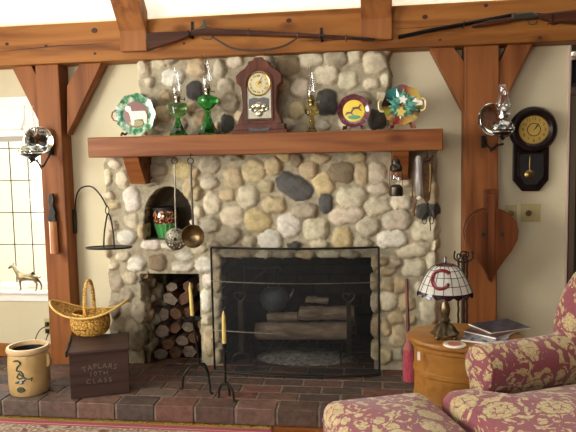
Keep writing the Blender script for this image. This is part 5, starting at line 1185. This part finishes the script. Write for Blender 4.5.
bm = B(); lathe(bm, [(shr(.22)*1.02, shz(.22)+.0025), (shr(.1)*1.06, shz(.1)+.003), (shr(0)*1.1, shz(0)+.004), (2*s, zt_+1.5*s), (1*s, zt_+4*s), (1.4*s, zt_+6*s), (.3*s, zt_+8*s)], 32); obj('crown_and_finial', bm, purple, sh, smooth=True)
bm = B()
for k in range(18):
    a = 2*PI*k/18; tube(bm, [(shr(u)*1.006*math.cos(a), shr(u)*1.006*math.sin(a), shz(u)+.0008) for u in us[1:]], .0014, 5)
for u in (.42, .62, .82): tube(bm, [(shr(u)*1.006*math.cos(2*PI*i/48), shr(u)*1.006*math.sin(2*PI*i/48), shz(u)+.001) for i in range(48)], .0013, 5, closed=True)
obj('lead_lines', bm, lead, sh, smooth=True)
# the C, facing the camera-left side of the shade
ca = math.atan2(CAM.y-o.y, CAM.x-o.x)-.20
q = []
for i in range(25):
    th = math.radians(32+296*i/24); du = -.235*math.sin(th); da = .46*math.cos(th)*1.0
    u = .63+du; a = ca+da/(.45+u*.9); q.append((shr(u)*1.02*math.cos(a), shr(u)*1.02*math.sin(a), shz(u)+.003))
bm = B(); tube(bm, q, .0075, 8, flat=1); obj('letter_c', bm, col('ruby_glass', '560c18', .15, '7c1824', coat=.8), sh, smooth=True)

# coaster, magazines
o = ZP(454.5, 345.5, TZ); t = thing('coaster', 'round white coaster with a red centre on the side table', 'coaster', o+Vector((0, 0, .0005)))
bm = B(); lathe(bm, [(.001, 0), (.043, 0), (.045, .004), (.043, .007), (.001, .007)], 32, cap=False); obj('disc', bm, white_c, t, smooth=True)
bm = B(); lathe(bm, [(.001, .0069), (.028, .0069), (.028, .0078), (.001, .0078)], 24, cap=False); obj('red_emblem', bm, col('faded_red', 'b06858', .5), t)
def page(name, c1, c2, sc): return mat(name, c1, c2, rough=.3, scale=sc, lo=.45, hi=.55)
mags = [((487, 337), .17, .21, -.35, 'open white and blue printed magazine at the bottom of the pile', '9c9ca4', '3c4660'), ((494, 333), .15, .21, -.75, 'dark red and grey covered magazine in the middle of the pile', '5a3038', '282430'), ((499, 331), .15, .20, -1.1, 'dark glossy magazine lying on top of the pile', '1e1c24', '4c4c56')]
zz = TZ+.001
for (c, w_, h_, a_, lab, c1, c2) in mags:
    o = ZP(c[0], c[1], TZ); o.z = zz
    t = thing('magazine', lab, 'magazine', o, a_, 'magazines on the side table')
    bm = B(); box(bm, -w_/2, w_/2, -h_/2, h_/2, 0, .006); obj('pages', bm, white_c, t)
    bm = B(); box(bm, -w_/2-.001, w_/2+.001, -h_/2-.001, h_/2+.001, .006, .0075); obj('cover', bm, page('cover_%s' % c1, c1, c2, (30, 22, 1)), t)
    zz += .0085

# ================================================================== RUG
m_, n_, l_, b_ = newmat('rug_pile'); b_.inputs['Roughness'].default_value = .95
tcn = n_.new('ShaderNodeTexCoord'); v = coords(n_, l_, (22, 22, 22)); vo = n_.new('ShaderNodeTexVoronoi'); vo.inputs['Scale'].default_value = 1; l_.new(v, vo.inputs['Vector'])
rp = ramp(n_, [(.15, C('a89878')), (.35, C('6c4a44')), (.6, C('9c9074')), (.8, C('643a3a'))]); l_.new(vo.outputs['Distance'], rp.inputs[0])
sp = n_.new('ShaderNodeSeparateXYZ'); l_.new(tcn.outputs['Object'], sp.inputs[0])
rp2 = ramp(n_, [(0, (0, 0, 0, 1)), (.028, (1, 1, 1, 1)), (.034, (0, 0, 0, 1)), (.12, (0, 0, 0, 1)), (.125, (1, 1, 1, 1)), (.14, (1, 1, 1, 1)), (.145, (0, 0, 0, 1))], 'CONSTANT')
mm = n_.new('ShaderNodeMath'); mm.operation = 'MULTIPLY'; mm.inputs[1].default_value = -1; l_.new(sp.outputs[1], mm.inputs[0]); l_.new(mm.outputs[0], rp2.inputs[0])
rp3 = ramp(n_, [(0, C('8c3444')), (.028, C('b8aa8c')), (.034, C('8a3c48')), (.05, (0, 0, 0, 1))], 'CONSTANT'); l_.new(mm.outputs[0], rp3.inputs[0])
gt = n_.new('ShaderNodeMath'); gt.operation = 'GREATER_THAN'; gt.inputs[1].default_value = .05; l_.new(mm.outputs[0], gt.inputs[0])
mx = n_.new('ShaderNodeMix'); mx.data_type = 'RGBA'; l_.new(gt.outputs[0], mx.inputs[0]); l_.new(rp3.outputs[0], mx.inputs[6]); l_.new(rp.outputs[0], mx.inputs[7]); l_.new(mx.outputs[2], b_.inputs['Base Color'])
RXr = ZP(272, 430, .008).x; ry0 = -.757
t = thing('area_rug', 'red and cream patterned area rug with yellow fringe before the hearth', 'rug', (0, ry0, 0.001))
bm = B(); box(bm, -2.9, RXr, -1.9, 0, 0, .008); obj('pile', bm, m_, t)
bm = B(); x = -2.85
while x < RXr-.005:
    a = random.uniform(-.4, .4); L = random.uniform(.022, .052)
    tube(bm, [(x, 0, .006), (x+a*.01, L*.6, .008), (x+a*.02, L, .004)], [.004, .0035, .002], 5); x += .0075
f_ = obj('fringe', bm, col('yellow_fringe', '8e7c38', .9), t); f_['kind'] = 'stuff'

# ================================================================== ARMCHAIR AND OTTOMAN
def damask(name, scale):
    m, n, l, b = newmat(name); b.inputs['Roughness'].default_value = .8; b.inputs['Sheen Weight'].default_value = .2
    v = coords(n, l, (scale,)*3)
    ns = n.new('ShaderNodeTexNoise'); ns.inputs['Scale'].default_value = 2.2; ns.inputs['Detail'].default_value = 4; l.new(v, ns.inputs['Vector'])
    mxv = n.new('ShaderNodeMix'); mxv.data_type = 'VECTOR'; mxv.inputs[0].default_value = .22; l.new(v, mxv.inputs[4]); l.new(ns.outputs['Color'], mxv.inputs[5])
    def vor(feat, sc):
        q = n.new('ShaderNodeTexVoronoi'); q.feature = feat; q.inputs['Scale'].default_value = sc; l.new(mxv.outputs[1], q.inputs['Vector']); return q
    def mth(op, a, b2):
        q = n.new('ShaderNodeMath'); q.operation = op
        for i, x in enumerate((a, b2)):
            if isinstance(x, (int, float)): q.inputs[i].default_value = x
            else: l.new(x, q.inputs[i])
        return q.outputs[0]
    fl = vor('F1', .95)                                     # blossoms
    rg = mth('SINE', mth('MULTIPLY', fl.outputs['Distance'], 26), 0)     # petal rings
    pet = vor('DISTANCE_TO_EDGE', 4.5)
    n2 = n.new('ShaderNodeTexNoise'); n2.inputs['Scale'].default_value = 1.5; n2.inputs['Detail'].default_value = 3; n2.inputs['Distortion'].default_value = 2.0; l.new(v, n2.inputs['Vector'])
    fine = n.new('ShaderNodeTexNoise'); fine.inputs['Scale'].default_value = 9; fine.inputs['Detail'].default_value = 3; l.new(v, fine.inputs['Vector'])
    blossom = mth('MULTIPLY', mth('LESS_THAN', fl.outputs['Distance'], .40), mth('GREATER_THAN', mth('ADD', mth('MULTIPLY', rg, .05), pet.outputs['Distance']), .035))
    leaves = mth('MULTIPLY', mth('GREATER_THAN', n2.outputs[0], .535), mth('GREATER_THAN', fl.outputs['Distance'], .44))
    g_ = mth('MAXIMUM', blossom, leaves)
    g2 = mth('ADD', mth('MULTIPLY', g_, mth('ADD', mth('MULTIPLY', fine.outputs[0], 1.1), .22)), mth('MULTIPLY', mth('SUBTRACT', fine.outputs[0], .42), .5))
    rr = ramp(n, [(0, C('78343e')), (.4, C('84524a')), (.62, C('9c8458')), (.95, C('b09e72'))]); l.new(g2, rr.inputs[0])
    l.new(rr.outputs[0], b.inputs['Base Color']); return m
dam = damask('rose_and_gold_damask', 11)
dam2 = damask('rose_and_gold_damask_cushion', 9.5)
def soft(name, pts_mesh, parent, m, bev=.03, sub=2): pass
def cushion(bm, outline, z0, z1, crown=.02, r=.03, nrad=8):
    """rounded upholstery block with given plan outline (list of xy), crowned top"""
    c = Vector((sum(p[0] for p in outline)/len(outline), sum(p[1] for p in outline)/len(outline)))
    def ins(d): 
        n = len(outline); out = []
        for i in range(n):
            p0, p1, p2 = Vector(outline[i-1]), Vector(outline[i]), Vector(outline[(i+1) % n])
            e1 = (p1-p0).normalized(); e2 = (p2-p1).normalized(); nn = (Vector((-e1.y, e1.x))+Vector((-e2.y, e2.x)))
            nn = nn/max(nn.length, 1e-6)
            out.append(p1+nn*d)
        return out
    rings = []
    for k in range(5):
        a = PI/2*k/4; rings.append((ins(r*(1-math.sin(a))), z0+r*(1-math.cos(a))))
    for k in range(5):
        a = PI/2*k/4; rings.append((ins(r*(1-math.cos(a))), z1-r+r*math.sin(a)))
    base_in = ins(r)
    for k in range(1, nrad): f = 1-k/nrad; rings.append(([c+(q-c)*f for q in base_in], z1+crown*(1-f*f)))
    V = [[bm.verts.new((p.x, p.y, z)) for p in ps] for ps, z in rings]
    n = len(outline)
    for a, b in zip(V, V[1:]):
        for i in range(n): bm.faces.new((a[i], a[(i+1) % n], b[(i+1) % n], b[i]))
    bm.faces.new(V[0]); bm.faces.new(V[-1])
def rrect(x0, x1, y0, y1, r, n=6):
    out = []
    for cx, cy, a0 in ((x1-r, y1-r, 0), (x0+r, y1-r, 90), (x0+r, y0+r, 180), (x1-r, y0+r, 270)):
        for i in range(n+1): a = math.radians(a0+90*i/n); out.append((cx+r*math.cos(a), cy+r*math.sin(a)))
    dens = []
    for i in range(len(out)):
        a, b = Vector(out[i]), Vector(out[(i+1) % len(out)]); k = max(1, int((b-a).length/.03))
        for j in range(k): dens.append(tuple(a.lerp(b, j/k)))
    return dens
TH = math.radians(-64.5)
cor = ZP(441, 393, .455); R_ = Matrix.Rotation(TH, 3, 'Z')
org = cor-R_@Vector((-.345, -.34, 0)); org.z = 0
ch = thing('armchair', 'rose and gold damask upholstered armchair with rolled arms', 'armchair', org, TH)
# seat cushion (T shaped), deck, arms, wings, back, legs   (local front is -y, far arm at -x)
bm = B()
out = rrect(-.27, .27, -.34, .30, .05)
tc2 = [(-.345, -.20), (-.36, -.24), (-.36, -.31), (-.335, -.34), (-.2, -.35), (-.0, -.355), (.2, -.35), (.335, -.34), (.36, -.31), (.36, -.24), (.345, -.20), (.27, -.19), (.265, -.1), (.265, .1), (.265, .3), (0, .3), (-.265, .3), (-.265, .1), (-.265, -.1), (-.27, -.19)]
dens = []
for i in range(len(tc2)):
    a, b = Vector(tc2[i]), Vector(tc2[(i+1) % len(tc2)]); k = max(1, int((b-a).length/.04))
    for j in range(k): dens.append(tuple(a.lerp(b, j/k)))
cushion(bm, dens, .30, .462, .03, .04); obj('seat_cushion', bm, dam2, ch, smooth=True)
bm = B(); cushion(bm, rrect(-.35, .35, -.31, .46, .04), .12, .30, .0, .02); obj('seat_base', bm, dam, ch, smooth=True)
def arm(sd):
    bm = B(); secs = []
    ys = [-.195, -.192, -.185, -.17, -.12, 0, .15, .30, .42]
    rs = [.02, .06, .078, .085, .087, .088, .086, .084, .08]
    rings = []
    for y, r in zip(ys, rs):
        ring = []; zc_ = .535-.01*math.cos(y*6)
        f = min(1, r/.08)
        pr = []
        for i in range(19): a = math.radians(-40+260*i/18); pr.append((r*math.cos(a), zc_+r*math.sin(a)))
        cxr = 0
        lo = [(-.045*f, .40), (-.045*f, .14), (.045*f, .14), (.048*f, .40)]
        prf = pr+lo if True else pr
        for x, z in prf: ring.append(bm.verts.new((sd*(-1)*0+sd*(.345)+x*sd, y+(0 if z > .42 else .012*(1-f)), z)))
        rings.append(ring)
    for a, b in zip(rings, rings[1:]):
        n = len(a)
        for i in range(n): bm.faces.new((a[i], a[(i+1) % n], b[(i+1) % n], b[i]))
    bm.faces.new(rings[0]); bm.faces.new(rings[-1])
    return obj('arm', bm, dam, ch, smooth=True, auto=False)
a1 = arm(-1); a2 = arm(1)
for a_, sd in ((a1, -1), (a2, 1)):
    bm = B(); tube(bm, [(sd*.345+.080*math.cos(math.radians(-40+260*i/24))*sd, -.182, .527+.080*math.sin(math.radians(-40+260*i/24))) for i in range(25)], .005, 6); obj('welt', bm, dam2, a_, smooth=True)
def slab(pts, x0, x1, name, bulge=.03):
    """side-profile pts (y,z) between x0 and x1, rounded"""
    bm = B(); c = Vector((sum(p[0] for p in pts)/len(pts), sum(p[1] for p in pts)/len(pts))); rings = []
    n = len(pts); mid = (x0+x1)/2; hw2 = (x1-x0)/2
    for k in range(9):
        a = -PI/2+PI*k/8; xx = mid+hw2*math.sin(a); ins_ = .035*(1-math.cos(a))
        rings.append([bm.verts.new((xx, c.x+(p[0]-c.x)*(1-ins_/.25), c.y+(p[1]-c.y)*(1-ins_/.35))) for p in pts])
    for a, b in zip(rings, rings[1:]):
        for i in range(n): bm.faces.new((a[i], a[(i+1) % n], b[(i+1) % n], b[i]))
    bm.faces.new(rings[0]); bm.faces.new(rings[-1]); return obj(name, bm, dam, ch, smooth=True, auto=False)
def dn(pts, cl=True):
    P_ = spline([(p[0], p[1], 0) for p in pts+[pts[0]]], 5)[:-1]; return [(v.x, v.y) for v in P_]
wingp = dn([(.25, .44), (.205, .52), (.185, .60), (.195, .68), (.235, .77), (.31, .86), (.42, .94), (.54, .98), (.52, .7), (.46, .44)])
slab(wingp, -.41, -.29, 'wing'); slab(wingp, .29, .41, 'wing')
backp = dn([(.31, .36), (.32, .6), (.38, .85), (.44, 1.0), (.52, 1.05), (.60, .98), (.55, .8), (.50, .5), (.46, .25), (.36, .28)])
slab(backp, -.32, .32, 'backrest')
for x in (-.30, .30):
    for y in (-.26, .34):
        bm = B(); lathe(bm, [(.001, 0), (.016, 0), (.022, .05), (.028, .12)], 12, c=(x, y, 0)); obj('leg', bm, walnut, ch, smooth=True)
# ottoman
TH2 = math.radians(-70); R2 = Matrix.Rotation(TH2, 3, 'Z')
cor2 = ZP(433, 385.5, .44); org2 = cor2-R2@Vector((-.30, .215, 0)); org2.z = 0
ot = thing('ottoman', 'rose and gold damask ottoman in front of the armchair', 'ottoman', org2, TH2)
bm = B(); cushion(bm, rrect(-.31, .31, -.225, .18, .05), .28, .43, .03, .045); obj('cushion', bm, dam2, ot, smooth=True)
bm = B(); cushion(bm, rrect(-.29, .29, -.205, .165, .04), .12, .285, .0, .02); obj('base', bm, dam, ot, smooth=True)
bm = B(); tube(bm, [(x*.985, y*.98, .365) for x, y in rrect(-.315, .315, -.23, .183, .05)], .005, 6, closed=True); obj('welt', bm, dam2, ot, smooth=True)
for x in (-.25, .25):
    for y in (-.17, .17):
        bm = B(); lathe(bm, [(.001, 0), (.016, 0), (.022, .05), (.028, .125)], 12, c=(x, y, 0)); obj('leg', bm, walnut, ot, smooth=True)
